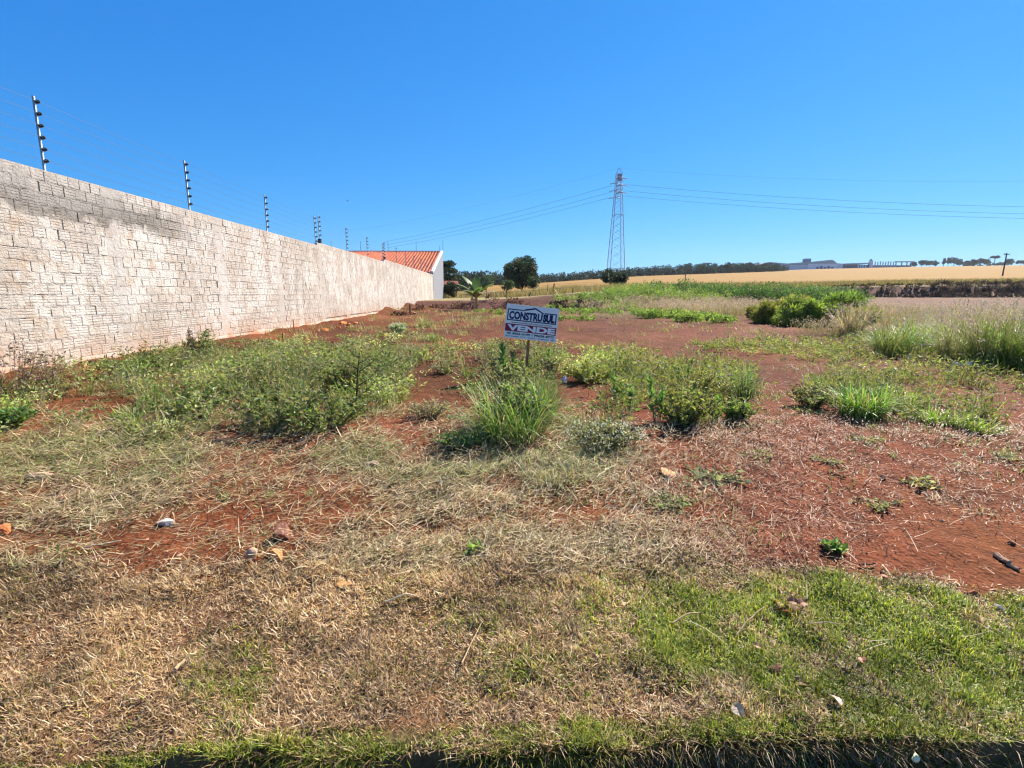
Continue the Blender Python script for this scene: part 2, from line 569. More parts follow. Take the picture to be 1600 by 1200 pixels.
def lawn_edge(u):
    return interp(u, [(-600, 880), (0, 875), (250, 880), (450, 868), (800, 835), (1000, 850), (1150, 880), (1300, 895), (1450, 915), (1600, 930), (2200, 960)])


RED = [(120, 850, 190, 22), (370, 812, 90, 20), (560, 800, 70, 12), (150, 642, 55, 22), (70, 668, 40, 12), (245, 618, 30, 7), (240, 850, 110, 14), (1000, 805, 150, 12), (645, 830, 70, 10), (790, 815, 50, 9), (650, 690, 45, 16), (890, 620, 30, 22),
       (700, 630, 40, 14), (1420, 870, 110, 26), (1540, 850, 120, 22), (700, 600, 30, 10), (620, 660, 30, 10)]


def z_red(u, v):
    r = 0
    for b in RED: r = np.maximum(r, blob(u, v, *b))
    return r


def z_lawn(u, v, n):
    return sstep(-22, 30, v - lawn_edge(u) + (n - 0.5) * 60) * (1 - 0.8 * z_red(u, v))


def z_green(u, v, n):
    g = 1.15 * blob(u, v, 1420, 1010, 340, 90) + 0.34 * blob(u, v, 980, 1000, 240, 85) + 0.16 * blob(u, v, 700, 1040, 180, 80)
    g = np.maximum(g, 0.75 * blob(u, v, 1560, 1080, 280, 70)) + 0.3 * blob(u, v, 1180, 940, 200, 50) + 0.35 * blob(u, v, 360, 1070, 60, 70)
    edge = interp(u, [(0, 1195), (120, 1185), (220, 1165), (500, 1130), (800, 1125), (1600, 1090)])
    g = np.maximum(g, 0.75 * sstep(0, 30, v - edge))
    return np.clip(g + (n - 0.5) * 1.5 * (0.18 + g), 0, 1)


def z_litter(u, v, n):
    a = sstep(630, 680, v + (n - 0.5) * 40) * sstep(925, 860, v)
    side = interp(u, [(-400, 1), (1000, 1), (1150, 0.7), (1300, 0.45), (1600, 0.42), (2100, 0.4)])
    return a * side * (1 - 0.72 * z_red(u, v)) * np.clip(3.2 * n - 0.75, 0.3, 1)


WEED = [(420, 668, 210, 20, .75), (430, 615, 215, 58, 1.0), (560, 590, 90, 45, 1.0), (260, 625, 90, 36, .9), (120, 596, 80, 14, .5), (60, 640, 75, 30, .7), (15, 665, 50, 26, .8), (330, 570, 130, 20, .7),
        (640, 565, 70, 16, .5), (790, 625, 70, 52, 1.0), (800, 570, 55, 26, .8), (950, 583, 110, 24, .9), (1060, 620, 110, 42, 1.0), (945, 672, 62, 18, .9),
        (1150, 625, 36, 38, .8), (1340, 622, 80, 26, .9), (1470, 648, 85, 16, .8), (720, 690, 50, 14, .6), (1500, 590, 130, 20, .55), (1290, 560, 70, 12, .4), (1180, 545, 100, 9, .4), (1450, 545, 150, 18, .5),
        (640, 500, 70, 8, .35), (620, 530, 60, 8, .35), (760, 495, 60, 8, .35), (900, 490, 90, 8, .5), (690, 545, 60, 6, .3), (1300, 540, 60, 10, .4)]


def z_weed(u, v, n):
    w = 0
    for cu, cv, ru, rv, s in WEED: w = np.maximum(w, s * blob(u, v, cu, cv, ru, rv))
    return np.clip(w * np.clip(3.4 * n - 0.9, 0.05, 1.2), 0, 1) * (1 - 0.92 * z_red(u, v))


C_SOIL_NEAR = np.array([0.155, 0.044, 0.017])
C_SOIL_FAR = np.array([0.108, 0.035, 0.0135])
C_SOIL_MULCH = np.array([0.125, 0.066, 0.033])


def ground_colour(x, y, z):
    u, v = proj(x, y, z)
    n = fbm(x * 1.7, y * 1.7, 21, 4)
    n2 = fbm(x * 7, y * 7, 31, 3)
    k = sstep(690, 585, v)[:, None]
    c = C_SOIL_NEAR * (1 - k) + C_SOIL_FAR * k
    ml = np.clip(0.75 * z_lawn(u, v, n) + 0.6 * z_litter(u, v, n), 0, 0.9)[:, None]
    c = c * (1 - ml) + C_SOIL_MULCH * ml
    gr = (z_green(u, v, n) * z_lawn(u, v, n) * 0.7)[:, None]
    c = c * (1 - gr) + np.array([0.10, 0.11, 0.045]) * gr
    # thin dry film and pale dust streaks on the scraped earth further back
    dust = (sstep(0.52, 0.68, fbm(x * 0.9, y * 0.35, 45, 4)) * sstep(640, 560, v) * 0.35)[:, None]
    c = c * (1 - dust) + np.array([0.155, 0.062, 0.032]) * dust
    worn = (fbm(x * 0.55, y * 0.3, 46, 4) - 0.5)[:, None]
    c = c * (1 + 1.3 * worn * sstep(660, 580, v)[:, None])
    c[:, 1] *= 1 + 0.35 * (fbm(x * 0.8, y * 0.5, 47, 3) - 0.5)
    yb = bank_y(x)
    grassy = (sstep(0.45, 0.6, fbm(x * 0.25, y * 0.25, 77, 3)) * sstep(20, 34, y) * sstep(0, 6, x) * 0.7)[:, None]
    c = c * (1 - grassy) + np.array([0.17, 0.14, 0.06]) * grassy
    brown = (sstep(24, 34, x) * sstep(34, 40, y) * 0.85)[:, None]
    c = c * (1 - brown) + np.array([0.17, 0.10, 0.065]) * brown
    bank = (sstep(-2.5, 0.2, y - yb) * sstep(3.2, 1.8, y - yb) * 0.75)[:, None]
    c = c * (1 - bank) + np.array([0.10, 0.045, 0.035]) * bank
    beyond = sstep(2.0, 3.5, y - yb)[:, None]
    c = c * (1 - beyond) + np.array([0.24, 0.19, 0.09]) * beyond
    return c * (0.85 + 0.3 * n2)[:, None]


# ------------------------------------------------------------------ the ground sheet
def y_edge(x):
    return 1.335 + 0.05 * (fbm(x * 1.1, x * 0 + 3.3, 5, 3) - 0.5) + 0.11 * (fbm(x * 4.1, x * 0 + 1.3, 6, 3) - 0.5) + 0.03 * np.sin(x * 1.3) - 0.10 * sstep(-0.9, -1.6, x)


def build_ground():
    nt_, nr = 340, 430
    t = np.linspace(-1, 1, nt_)
    t = np.sign(t) * (0.55 * np.abs(t) + 0.45 * np.abs(t) ** 2.2) * 2.1
    s = np.concatenate([[0, 0, 0.004, 0.02, 0.045], np.geomspace(0.06, 1500, nr)])
    rows = len(s)
    T, S = np.meshgrid(t, s)
    X = T * (1.3 + S)
    X = np.where(S < 0.06, T * 1.36, X)
    Y = y_edge(X) + S
    Z = H(X, Y)
    Z = Z + 0.030 * (fbm(X * 4, Y * 4, 61, 4) - 0.5) * sstep(0.0, 0.3, S) * sstep(40, 15, Y)
    Z = Z + 0.09 * (fbm(X * 1.6, Y * 2.4, 63, 4) - 0.5) * sstep(5, 8, Y) * sstep(40, 25, Y)
    Z = Z + 0.10 * (fbm(X * 1.2, Y * 1.2, 62, 4) - 0.5) * sstep(20, 30, Y)
    Z[0] = -0.46; Y[0] = y_edge(X[0]) + 0.02 + 0.03 * fbm(X[0] * 9, X[0] * 0, 8, 3)
    Z[1] -= 0.05; Z[2] -= 0.025; Z[3] -= 0.008
    V = np.stack([X, Y, Z], 2).reshape(-1, 3)
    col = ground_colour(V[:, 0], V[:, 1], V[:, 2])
    i = np.arange(rows - 1)[:, None] * nt_ + np.arange(nt_ - 1)[None, :]
    q = np.stack([i, i + 1, i + 1 + nt_, i + nt_], 2).reshape(-1, 4)
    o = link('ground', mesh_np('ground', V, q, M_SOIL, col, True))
    tag(o, kind='structure')
    # street gutter below the verge
    xs = np.linspace(-9, 9, 120); ys = np.linspace(-7, 1.45, 60)
    X, Y = np.meshgrid(xs, ys)
    Z = -0.42 + 0.03 * (fbm(X * 3, Y * 3, 71, 4) - 0.5) - 0.02 * (Y < 0.6)
    V = np.stack([X, Y, Z], 2).reshape(-1, 3)
    i = np.arange(59)[:, None] * 120 + np.arange(119)[None, :]
    q = np.stack([i, i + 1, i + 121, i + 120], 2).reshape(-1, 4)
    o = link('road', mesh_np('road', V, q, M_SOIL, np.tile([0.12, 0.05, 0.03], (len(V), 1)), True))
    tag(o, kind='structure')


build_ground()

# ------------------------------------------------------------------ the wheat field
def build_field():
    m, nt, out = nmat('ripe_wheat')
    L = nt.links.new
    g = nd(nt, 'ShaderNodeNewGeometry')
    a = nd(nt, 'ShaderNodeAttribute', attribute_name='Col')
    mp = nd(nt, 'ShaderNodeMapping'); mp.inputs['Scale'].default_value = (0.05, 0.6, 0.6); L(g.outputs['Position'], mp.inputs['Vector'])
    n = nd(nt, 'ShaderNodeTexNoise'); n.inputs['Scale'].default_value = 1.0; n.inputs['Detail'].default_value = 8; n.inputs['Roughness'].default_value = 0.7
    L(mp.outputs[0], n.inputs['Vector'])
    r = nd(nt, 'ShaderNodeMapRange'); r.inputs['From Min'].default_value = 0.25; r.inputs['From Max'].default_value = 0.75
    r.inputs['To Min'].default_value = 0.8; r.inputs['To Max'].default_value = 1.18
    L(n.outputs['Fac'], r.inputs['Value'])
    vm = nd(nt, 'ShaderNodeVectorMath', operation='MULTIPLY'); L(a.outputs['Color'], vm.inputs[0]); L(r.outputs[0], vm.inputs[1])
    n2 = nd(nt, 'ShaderNodeTexNoise'); n2.inputs['Scale'].default_value = 3.0; n2.inputs['Detail'].default_value = 5
    L(g.outputs['Position'], n2.inputs['Vector'])
    b = nd(nt, 'ShaderNodeBump'); b.inputs['Strength'].default_value = 1; b.inputs['Distance'].default_value = 0.15; L(n2.outputs['Fac'], b.inputs['Height'])
    p = nd(nt, 'ShaderNodeBsdfPrincipled'); p.inputs['Roughness'].default_value = 0.9; p.inputs['Specular IOR Level'].default_value = 0.1
    L(b.outputs[0], p.inputs['Normal']); L(vm.outputs[0], p.inputs['Base Color']); L(p.outputs[0], out.inputs['Surface'])
    uu = np.linspace(560, 2100, 150)
    s = np.concatenate([[0, 0], np.geomspace(1.0, 760, 150)])
    t = (uu - 800) / F * 0.985
    T, S = np.meshgrid(t, s)
    yf = np.interp(uu, [560, 720, 860, 1000, 1250, 1600, 2100], [74, 70, 52, 60, 68, 72, 80])[None, :]
    Y = yf + S
    X = T * Y
    Z = H(X, Y) + 0.55 + 0.05 * (fbm(X * 0.5, Y * 0.5, 91, 3) - 0.5)
    Z[0] -= 0.75
    # terrace ridges and wheelings following the contour
    c = np.tile(np.array([0.28, 0.156, 0.038]), (X.size, 1))
    w = (Y + 0.12 * X + 14 * (fbm(X * 0.012, Y * 0.012, 92, 3) - 0.5)).ravel()
    per = 26 + 0 * w
    ph = np.abs((w / per) % 1 - 0.5)
    line = sstep(0.47, 0.495, ph) * (0.5 + 0.5 * (fbm(X.ravel() * 0.02, Y.ravel() * 0.02, 93, 2) > 0.45))
    Z = Z - 0.35 * (sstep(0.47, 0.495, ph)).reshape(Z.shape) * (S > 2)
    c = c * (1 - 0.6 * line[:, None]) + np.array([0.15, 0.095, 0.045]) * 0.6 * line[:, None]
    V = np.stack([X, Y, Z], 2).reshape(-1, 3)
    nn = len(uu)
    i = np.arange(len(s) - 1)[:, None] * nn + np.arange(nn - 1)[None, :]
    q = np.stack([i, i + 1, i + 1 + nn, i + nn], 2).reshape(-1, 4)
    o = link('wheat_field', mesh_np('wheat_field', V, q, m, c, True))
    tag(o, 'golden ripe wheat field rising to the far tree line', kind='structure')


build_field()

# ------------------------------------------------------------------ boundary wall
_w = ray(777, 460); _w[2] = 0; _w /= np.linalg.norm(_w)
_n = np.array([_w[1], -_w[0], 0])
W0 = plane(0, 600)
W_ROT = math.atan2(_w[1], _w[0]) - math.pi / 2     # local Y along the wall, local X towards the lot


def wall_local(s, off=0.0, z=0.0):
    return W0 + _w * s + _n * off + np.array([0, 0, z])


CH, BL = 0.1555, 0.205         # course height, brick length with joint
JT = 0.010
SEGS = [(-4.0, 12.35, 2.82), (12.35, 23.1, 2.915), (23.1, 45.0, 3.04)]
Z_BASE = 0.17
COLS = [-3.1, 0.28 - 0.9 + 0.0, 2.35, 5.6, 8.75, 12.35, 15.4, 18.6, 23.1, 25.4, 28.0, 31.3, 34.5, 37.8, 41.0]


def build_wall():
    root = thing('boundary_wall', 'long whitewashed rough brick wall topped by an electric fence', 'wall', W0, W_ROT)
    rng = np.random.default_rng(3)
    # brick shapes: front face slightly uneven, bevelled rim
    def brick_mesh(k):
        r = np.random.default_rng(100 + k)
        L2, H2 = (BL - JT) / 2, (CH - JT) / 2
        rim, fr = [], []
        for sy, sz in ((-1, -1), (1, -1), (1, 1), (-1, 1)):
            rim.append((0.0, sy * (L2 + r.normal(0, .0015)), sz * (H2 + r.normal(0, .0012))))
            fr.append((0.003 + r.normal(0, .0012), sy * (L2 - 0.004), sz * (H2 - 0.004)))
        back = [(-0.09, a[1], a[2]) for a in rim]
        V = back + rim + fr + [(0.003 + r.normal(0, .0015), 0, 0)]
        q = [(i, (i + 1) % 4, 4 + (i + 1) % 4, 4 + i) for i in range(4)] + [(4 + i, 4 + (i + 1) % 4, 8 + (i + 1) % 4, 8 + i) for i in range(4)]
        t = [(8 + i, 8 + (i + 1) % 4, 12) for i in range(4)]
        return np.array(V), np.array(q), np.array(t)
    shapes = [brick_mesh(k) for k in range(9)]
    meshes = [mesh_np('brick', V, [q, t], M_BRICK) for V, q, t in shapes]
    half = []
    cand = []
    for (s0, s1, top) in SEGS:
        nc = int((top - Z_BASE) / CH)
        z00 = top - nc * CH
        for c in range(nc):
            zc = z00 + (c + 0.5) * CH
            ss = s0 + (0.5 if c % 2 else 0.0) * BL
            while ss + BL <= s1 + 0.03:
                sc = ss + BL / 2
                if not any(abs(sc - k) < 0.17 for k in COLS):
                    cand.append((sc, zc))
                ss += BL
    cand = np.array(cand)
    off = 0.006 * (fbm(cand[:, 0] * 0.8, cand[:, 1] * 1.3, 11, 3) - 0.5) + rng.normal(0, 0.0016, len(cand))
    tilt = rng.normal(0, 0.008, len(cand))
    P = W0[None, :] + _w[None, :] * cand[:, :1] + np.array([0, 0, 1.0])[None, :] * cand[:, 1:]
    u, v = proj(P[:, 0], P[:, 1], P[:, 2])
    vis = (u > 4) & (v > 0)
    order = np.argsort(np.where(vis, cand[:, 0], 1e9))
    single = set(order[:300].tolist())
    mb_v, mb_q, mb_t = [], [], []
    n = 0
    for i, (sc, zc) in enumerate(cand):
        k = int(rng.integers(9))
        jy, jz = rng.normal(0, 0.003), rng.normal(0, 0.002)
        if i in single:
            o = bpy.data.objects.new('brick', meshes[k])
            SC.collection.objects.link(o)
            o.parent = root
            o.location = (float(off[i]), float(sc + jy), float(zc + jz))
            o.rotation_euler = (float(rng.normal(0, .006)), 0, float(tilt[i]))
        else:
            V, q, t = shapes[k]
            mb_v.append(V + np.array([off[i], sc + jy, zc + jz])); mb_q.append(q + n); mb_t.append(t + n); n += len(V)
    o = link('far_bricks', mesh_np('far_bricks', np.concatenate(mb_v), [np.concatenate(mb_q), np.concatenate(mb_t)], M_BRICK), root)
    tag(o, kind='stuff')
    # mortar: bed joints and head joints, filled flush in places and raked out in others
    V, Q = [], []
    n = 0

    def strip(pts_a, pts_b):
        nonlocal n
        m_ = len(pts_a)
        V.append(np.stack([pts_a, pts_b], 1).reshape(-1, 3))
        Q.append(np.array([[2 * i, 2 * i + 2, 2 * i + 3, 2 * i + 1] for i in range(m_ - 1)]) + n)
        n += 2 * m_
    for (s0, s1, top) in SEGS:
        nc = int((top - Z_BASE) / CH)
        z00 = top - nc * CH
        for c in range(nc + 1):
            z = z00 + c * CH
            ys = np.arange(s0, s1 + 0.01, 0.045 if s0 < 20 else 0.12)
            f = fbm(ys * 4.2, np.full_like(ys, c * 3.7), 12, 4)
            broad = fbm(ys * 0.6, np.full_like(ys, z * 0.9), 13, 2)
            d = np.where(f + 0.6 * (broad - 0.5) < 0.59, 0.0036, -0.0042) + rng.normal(0, 0.0015, len(ys))
            if c == nc: d = d * 0 - 0.001
            a = np.stack([d, ys, np.full_like(ys, z - JT * 0.75)], 1)
            b = np.stack([d, ys, np.full_like(ys, z + JT * 0.75)], 1)
            strip(a, b)
    for i, (sc, zc) in enumerate(cand):
        y = sc + BL / 2
        f = fbm(np.array([y * 1.7]), np.array([zc * 5.1]), 14, 2)[0]
        d = 0.0036 if f < 0.63 else -0.014
        d += rng.normal(0, 0.0015)
        h = CH / 2 - JT / 2
        strip(np.array([[d, y - JT * .75, zc - h], [d + rng.normal(0, .003), y - JT * .75, zc], [d, y - JT * .75, zc + h]]),
              np.array([[d, y + JT * .75, zc - h], [d + rng.normal(0, .003), y + JT * .75, zc], [d, y + JT * .75, zc + h]]))
    link('mortar', mesh_np('mortar', np.concatenate(V), np.concatenate(Q)[:, ::-1], M_MORTAR), root)
    # body of the wall behind the face, foundation beam and concrete columns
    mb = MB()
    for (s0, s1, top) in SEGS:
        mb.box((-0.17, s0, -0.6), (-0.024, s1, top - 0.002))
    mb.build('wall_core', M_MORTAR, root)
    ys = np.arange(-4, 45.01, 0.1)
    f = fbm(ys * 1.1, ys * 0, 15, 4) - 0.5
    fa = np.stack([0.016 + 0.03 * f, ys, np.full_like(ys, -0.7)], 1)
    fb = np.stack([0.02 + 0.06 * f, ys, 0.09 + 0.16 * f], 1)
    fc = np.stack([0.006 + 0.01 * f, ys, 0.18 + 0.08 * f], 1)
    fd = np.stack([-0.02 + 0 * f, ys, 0.20 + 0.05 * f], 1)
    Vv = np.stack([fa, fb, fc, fd], 1).reshape(-1, 3)
    qs = []
    for j in range(3):
        i = np.arange(len(ys) - 1)
        qs.append(np.stack([4 * i + j, 4 * i + 4 + j, 4 * i + 5 + j, 4 * i + 1 + j], 1))
    link('foundation', mesh_np('foundation', Vv, np.concatenate(qs), M_CONC, None, True), root)
    for k in COLS:
        top = [t for a, b, t in SEGS if a <= k < b][0]
        m2 = MB()
        zs = np.linspace(-0.3, top - 0.003, 22)
        wv = 0.24 + rng.normal(0, 0.012, 22); wv2 = 0.24 + rng.normal(0, 0.012, 22)
        A = np.stack([0.0 + rng.normal(0, .0008, 22), -wv, zs], 1); B = np.stack([0.0 + rng.normal(0, .0008, 22), wv2, zs], 1)
        A0 = A.copy(); A0[:, 0] = -0.05; B0 = B.copy(); B0[:, 0] = -0.05
        VV = np.stack([A0, A, B, B0], 1).reshape(-1, 3)
        q = []
        for i in range(21):
            for j in range(3):
                q.append((4 * i + j, 4 * i + j + 1, 4 * i + 5 + j, 4 * i + 4 + j))
        m2.add(VV, q)
        m2.build('column', M_CONC, root, (0, k, 0))
    return root


WALL = build_wall()

# ------------------------------------------------------------------ electric fence on the wall
GREY = lin(150, 155, 160); WHITE = lin(226, 226, 222); BLACK = np.array([0.012, 0.012, 0.014])


def rod_meshes():
    m = MB()
    m.box((-0.014, -0.014, -0.12), (0.006, 0.014, 1.0), GREY)
    m.box((0.0062, -0.010, -0.12), (0.011, 0.010, 0.995), WHITE)  # white strip paints the sunlit right side onto the grey rod
    rod = m.mesh('rod', M_PLASTIC)
    ins = MB()
    prof = [(0.0, 0.012), (0.012, 0.026), (0.03, 0.03), (0.036, 0.016), (0.05, 0.022), (0.062, 0.012), (0.07, 0.004)]
    ins.tube([(0.011 + a, 0, 0) for a, _ in prof], [b for _, b in prof], 8, BLACK)
    return rod, ins.mesh('insulator', M_PLASTIC, True)


ROD_ME, INS_ME = rod_meshes()
INS_Z = [0.15, 0.305, 0.46, 0.615, 0.77, 0.925]


def wall_top(s):
    for a, b, t in SEGS:
        if a <= s < b: return t
    return SEGS[-1][2]


ROD_S = [-2.3, 1.25, 4.70, 8.33, 12.2, 12.62, 16.0, 19.5, 22.9, 23.35, 26.8, 30.2, 33.7, 37.2, 40.6, 44.2]
ROD_LABEL = {
    1.25: 'tall white electric fence post standing above the grey mortar stains on the wall',
    4.70: 'second fence post along the wall, beyond the nearest one',
    8.33: 'third fence post along the wall, over plain brickwork',
    12.2: 'fence post just before the first step in the wall top',
    12.62: 'fence post with black base just after the first step in the wall',
    16.0: 'fence post standing alone beyond the first step in the wall',
    19.5: 'fence post in front of the far end of the tiled roof ridge',
    22.9: 'fence post just before the second step in the wall top',
    23.35: 'fence post with black base just after the second step in the wall',
    26.8: 'fence post beyond the second wall step, against the middle of the tiled roof',
    30.2: 'fifth from last fence post on the wall, in front of the tiled roof',
    33.7: 'fourth from last fence post on the wall, in front of the tiled roof',
    37.2: 'third from last fence post on the wall, in front of the tiled roof',
    40.6: 'next to last fence post, close to the house eave corner',
    44.2: 'last fence post on the wall, at the corner of the grey house wall',
}
for s in ROD_S:
    lab = ROD_LABEL.get(s)
    if s < 0:
        continue
    top = wall_top(s)
    r = thing('electric_fence_post', lab, 'fence post', wall_local(s, -0.07, top), W_ROT, 'electric fence posts along the wall')
    r.rotation_euler[1] = random.uniform(-0.012, 0.012)
    link('rod', ROD_ME, r)
    for z in INS_Z:
        link('insulator', INS_ME, r, (0, 0, z))
    if s in (12.62, 23.35):
        b = MB(); b.box((-0.05, -0.05, -0.02), (0.05, 0.05, 0.17), BLACK * 2); b.build('base_block', M_PLAIN, r)
ends = [-4.2] + [s for s in ROD_S if s > 0]
names = ['lowest', 'second lowest', 'third lowest', 'third highest', 'second highest', 'topmost']
for k, z in enumerate(INS_Z):
    pts = []
    for a, b in zip(ends[:-1], ends[1:]):
        for q in np.linspace(0, 1, 9)[:-1]:
            s = a + (b - a) * q
            zz = (wall_top(max(a, -3.9)) * (1 - q) + wall_top(b) * q) + z - 0.02 * 4 * q * (1 - q) * ((b - a) / 3.5) ** 2
            pts.append(wall_local(s, -0.07 + 0.062, zz))
    m = MB(); m.tube(pts, 0.0028, 3, np.array([0.07, 0.08, 0.10]))
    o = m.build('fence_wire', M_PLAIN)
    tag(o, f'{names[k]} thin wire of the electric fence above the wall', 'wire', 'electric fence wires')

# ------------------------------------------------------------------ house with tiled roof at the end of the wall
def build_house():
    root = thing('house', 'house with sloping orange tiled roof and tall bare grey side wall', 'house', wall_local(45.1), W_ROT)
    Ld = 9.8; z0, z1 = 3.22, 6.0; Wd = 13.0
    c = lin(132, 132, 137)
    m = MB(); m.prism([(0, -0.6), (Ld, -0.6), (Ld, z1), (0, z0)], (-0.2, 0.0), 0, c)
    gw = m.build('gable_wall', M_PLAIN, root)
    m = MB(); m.prism([(-0.02, z0 + 0.0), (Ld, z1 + 0.0), (Ld, z1 + 0.16), (-0.02, z0 + 0.16)], (-0.24, 0.03), 0, lin(214, 205, 200))
    m.build('barge_board', M_PLAIN, root)
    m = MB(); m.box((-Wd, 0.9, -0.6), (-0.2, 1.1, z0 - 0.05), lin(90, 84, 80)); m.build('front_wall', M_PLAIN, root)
    m = MB(); m.box((-Wd, Ld - 0.2, -0.6), (-0.2, Ld, z1 - 0.02), lin(190, 186, 182)); m.build('rear_wall', M_PLAIN, root)
    m = MB(); m.box((-Wd, Ld - 0.25, z1 - 0.02), (0.02, Ld + 0.02, z1 + 0.1), lin(205, 195, 190)); m.build('ridge_parapet', M_PLAIN, root)
    for xx in (-0.45, -3.6, -7.2, -10.8):
        m = MB(); m.box((xx - 0.09, 0.12, -0.6), (xx + 0.09, 0.3, z0 - 0.06), lin(60, 55, 52))
        m.build('porch_post', M_PLAIN, root)
    # barrel tiles: columns down the slope, overlapping rows
    rows, colw = 26, 0.335
    ncol = int((Wd - 0.25) / colw)
    rng = np.random.default_rng(5)
    V, Q, C = [], [], []; n = 0
    ang = np.linspace(0, math.pi, 6)
    dy = (Ld + 0.25) / rows
    sl = (z1 - z0) / Ld
    for i in range(ncol):
        xc = -0.26 - (i + 0.5) * colw
        for r in range(rows):
            ya = -0.25 + r * dy; yb_ = ya + dy * 1.12
            za = z0 + sl * ya + 0.045 + 0.02; zb = z0 + sl * yb_ + 0.02
            ca = lin(208, 118, 84) * math.exp(rng.normal(0, 0.13)) * (1 + rng.normal(0, 0.05, 3))
            for kind in (0, 1):
                if kind == 0:
                    px = xc + np.cos(ang) * colw * 0.30; pz = np.sin(ang) * 0.085
                else:
                    px = xc + colw / 2 + np.cos(ang) * colw * 0.27; pz = -np.sin(ang) * 0.05 + 0.0
                A = np.stack([px, np.full(6, ya), za + pz], 1); B = np.stack([px, np.full(6, yb_), zb + pz], 1)
                V.append(np.concatenate([A, B])); C.append(np.tile(ca * (1 if kind == 0 else 0.8), (12, 1)))
                Q.append(np.array([(j, j + 1, j + 7, j + 6) for j in range(5)]) + n); n += 12
    o = tag(link('roof_tiles', mesh_np('roof_tiles', np.concatenate(V), np.concatenate(Q), attrmat('roof_tile', 0.8, 0.2, 0, 0.12, 6), np.concatenate(C)), root), kind='stuff')
    m = MB(); m.prism([(-0.25, z0 - 0.07), (Ld, z1 - 0.05), (Ld, z1 - 0.02), (-0.25, z0 - 0.03)], (-Wd, -0.2), 0, lin(120, 66, 44)); m.build('roof_deck', M_PLAIN, root)
    return root


HOUSE = build_house()
for (u, vt, lab) in ((517, 377, 'thin bare rod behind the wall, left of the tiled roof'), (563, 377, 'thin bare rod rising at the left end of the roof ridge'),
                     (606, 377, 'thin bare rod on the roof ridge close to a wall step'), (650, 377, 'thin bare rod over the middle of the roof ridge'),
                     (687, 384, 'short thin rod beside the gable peak'), (692, 376, 'tall thin rod right on the gable peak')):
    D = 60.6 if u > 555 else 60.6
    p1 = at(u, vt, D)
    zb = 6.08
    if u < 540: zb = 4.0
    m = MB(); m.tube([(0, 0, 0), (0, 0, p1[2] - zb)], [0.022, 0.018], 6, lin(70, 74, 80))
    o = m.build('roof_rod', M_PLAIN, None, (p1[0], p1[1], zb))
    tag(o, lab, 'rod', 'thin rods behind the house roof')

# ------------------------------------------------------------------ lattice tower and power lines
TW_D = 150.0
TW = at(961.5, 436, TW_D); TW[2] = float(H(TW[0], TW[1]))
TW_TOP = at(967, 262, TW_D)[2] - TW[2]


def build_tower():
    root = thing('power_pylon', 'tall galvanised steel lattice transmission tower standing in the wheat field', 'pylon', TW, math.radians(3))
    hgt = TW_TOP
    st = lin(165, 170, 180)
    hw = lambda z: np.interp(z / hgt, [0, 0.86, 0.95, 1.0], [2.3, 0.80, 0.75, 0.05])
    cor = [(-1, -1), (1, -1), (1, 1), (-1, 1)]
    def P(k, z): return np.array([cor[k][0] * hw(z), cor[k][1] * hw(z), z])
    for k in range(4):
        m = MB(); m.tube([P(k, z) for z in (0, hgt * .43, hgt * .86, hgt * .95, hgt)], [0.10, 0.09, 0.08, 0.06, 0.04], 4, st)
        m.build('corner_leg', M_STEEL, root)
    lev = np.array([0.0, 0.14, 0.22, 0.295, 0.365, 0.43, 0.49, 0.545, 0.60, 0.65, 0.695, 0.735, 0.775, 0.81, 0.84, 0.87, 0.91, 0.95]) * hgt
    for k in range(4):
        m = MB(); j = (k + 1) % 4
        for a, b in zip(lev[:-1], lev[1:]):
            m.bar(P(k, a), P(j, b), 0.032, st); m.bar(P(j, a), P(k, b), 0.032, st)
        tag(m.build('cross_bracing', M_STEEL, root), kind='stuff')
    for z in (lev[1], lev[8], lev[13]):
        m = MB()
        for k in range(4): m.bar(P(k, z), P((k + 1) % 4, z), 0.075, st)
        m.build('horizontal_ring', M_STEEL, root)
    # cross arms run along the sight line, seen end on
    arms = []
    for i, zf in enumerate((0.855, 0.795, 0.735)):
        z = zf * hgt + 1.2; L_ = 3.4 + 0.3 * i
        for sgn in (-1, 1):
            m = MB(); w = hw(z)
            tip = np.array([0, sgn * L_, z])
            for sx in (-1, 1):
                m.bar((sx * w, sgn * w, z), tip, 0.06, st); m.bar((sx * w, sgn * w, z + 1.1), tip, 0.06, st)
            m.build('cross_arm', M_STEEL, root)
            for sx in (-1, 1):
                ins = MB(); pp = [tip + np.array([sx * q * 1.7, 0, -0.25 * q]) for q in np.linspace(0, 1, 9)]
                ins.tube(pp, [0.05, 0.13] * 4 + [0.05], 6, lin(84, 70, 68)); ins.build('insulator_string', M_PLASTIC, root)
        arms.append(z)
    m = MB(); m.box((-0.62, -0.9, hgt * .885), (0.62, -0.84, hgt * .945), lin(150, 138, 142)); m.build('number_plate', M_PLAIN, root)
    return arms


ARMS = build_tower()


def wire(label, a, b, sag, r, group='power line conductors'):
    q = np.linspace(0, 1, 40)[:, None]
    pts = a * (1 - q) + b * q
    pts[:, 2] -= (4 * q * (1 - q) * sag)[:, 0]
    m = MB(); m.tube(pts, r, 4, np.array([0.05, 0.06, 0.08]))
    tag(m.build('power_line', M_PLAIN), label, 'power line', group)


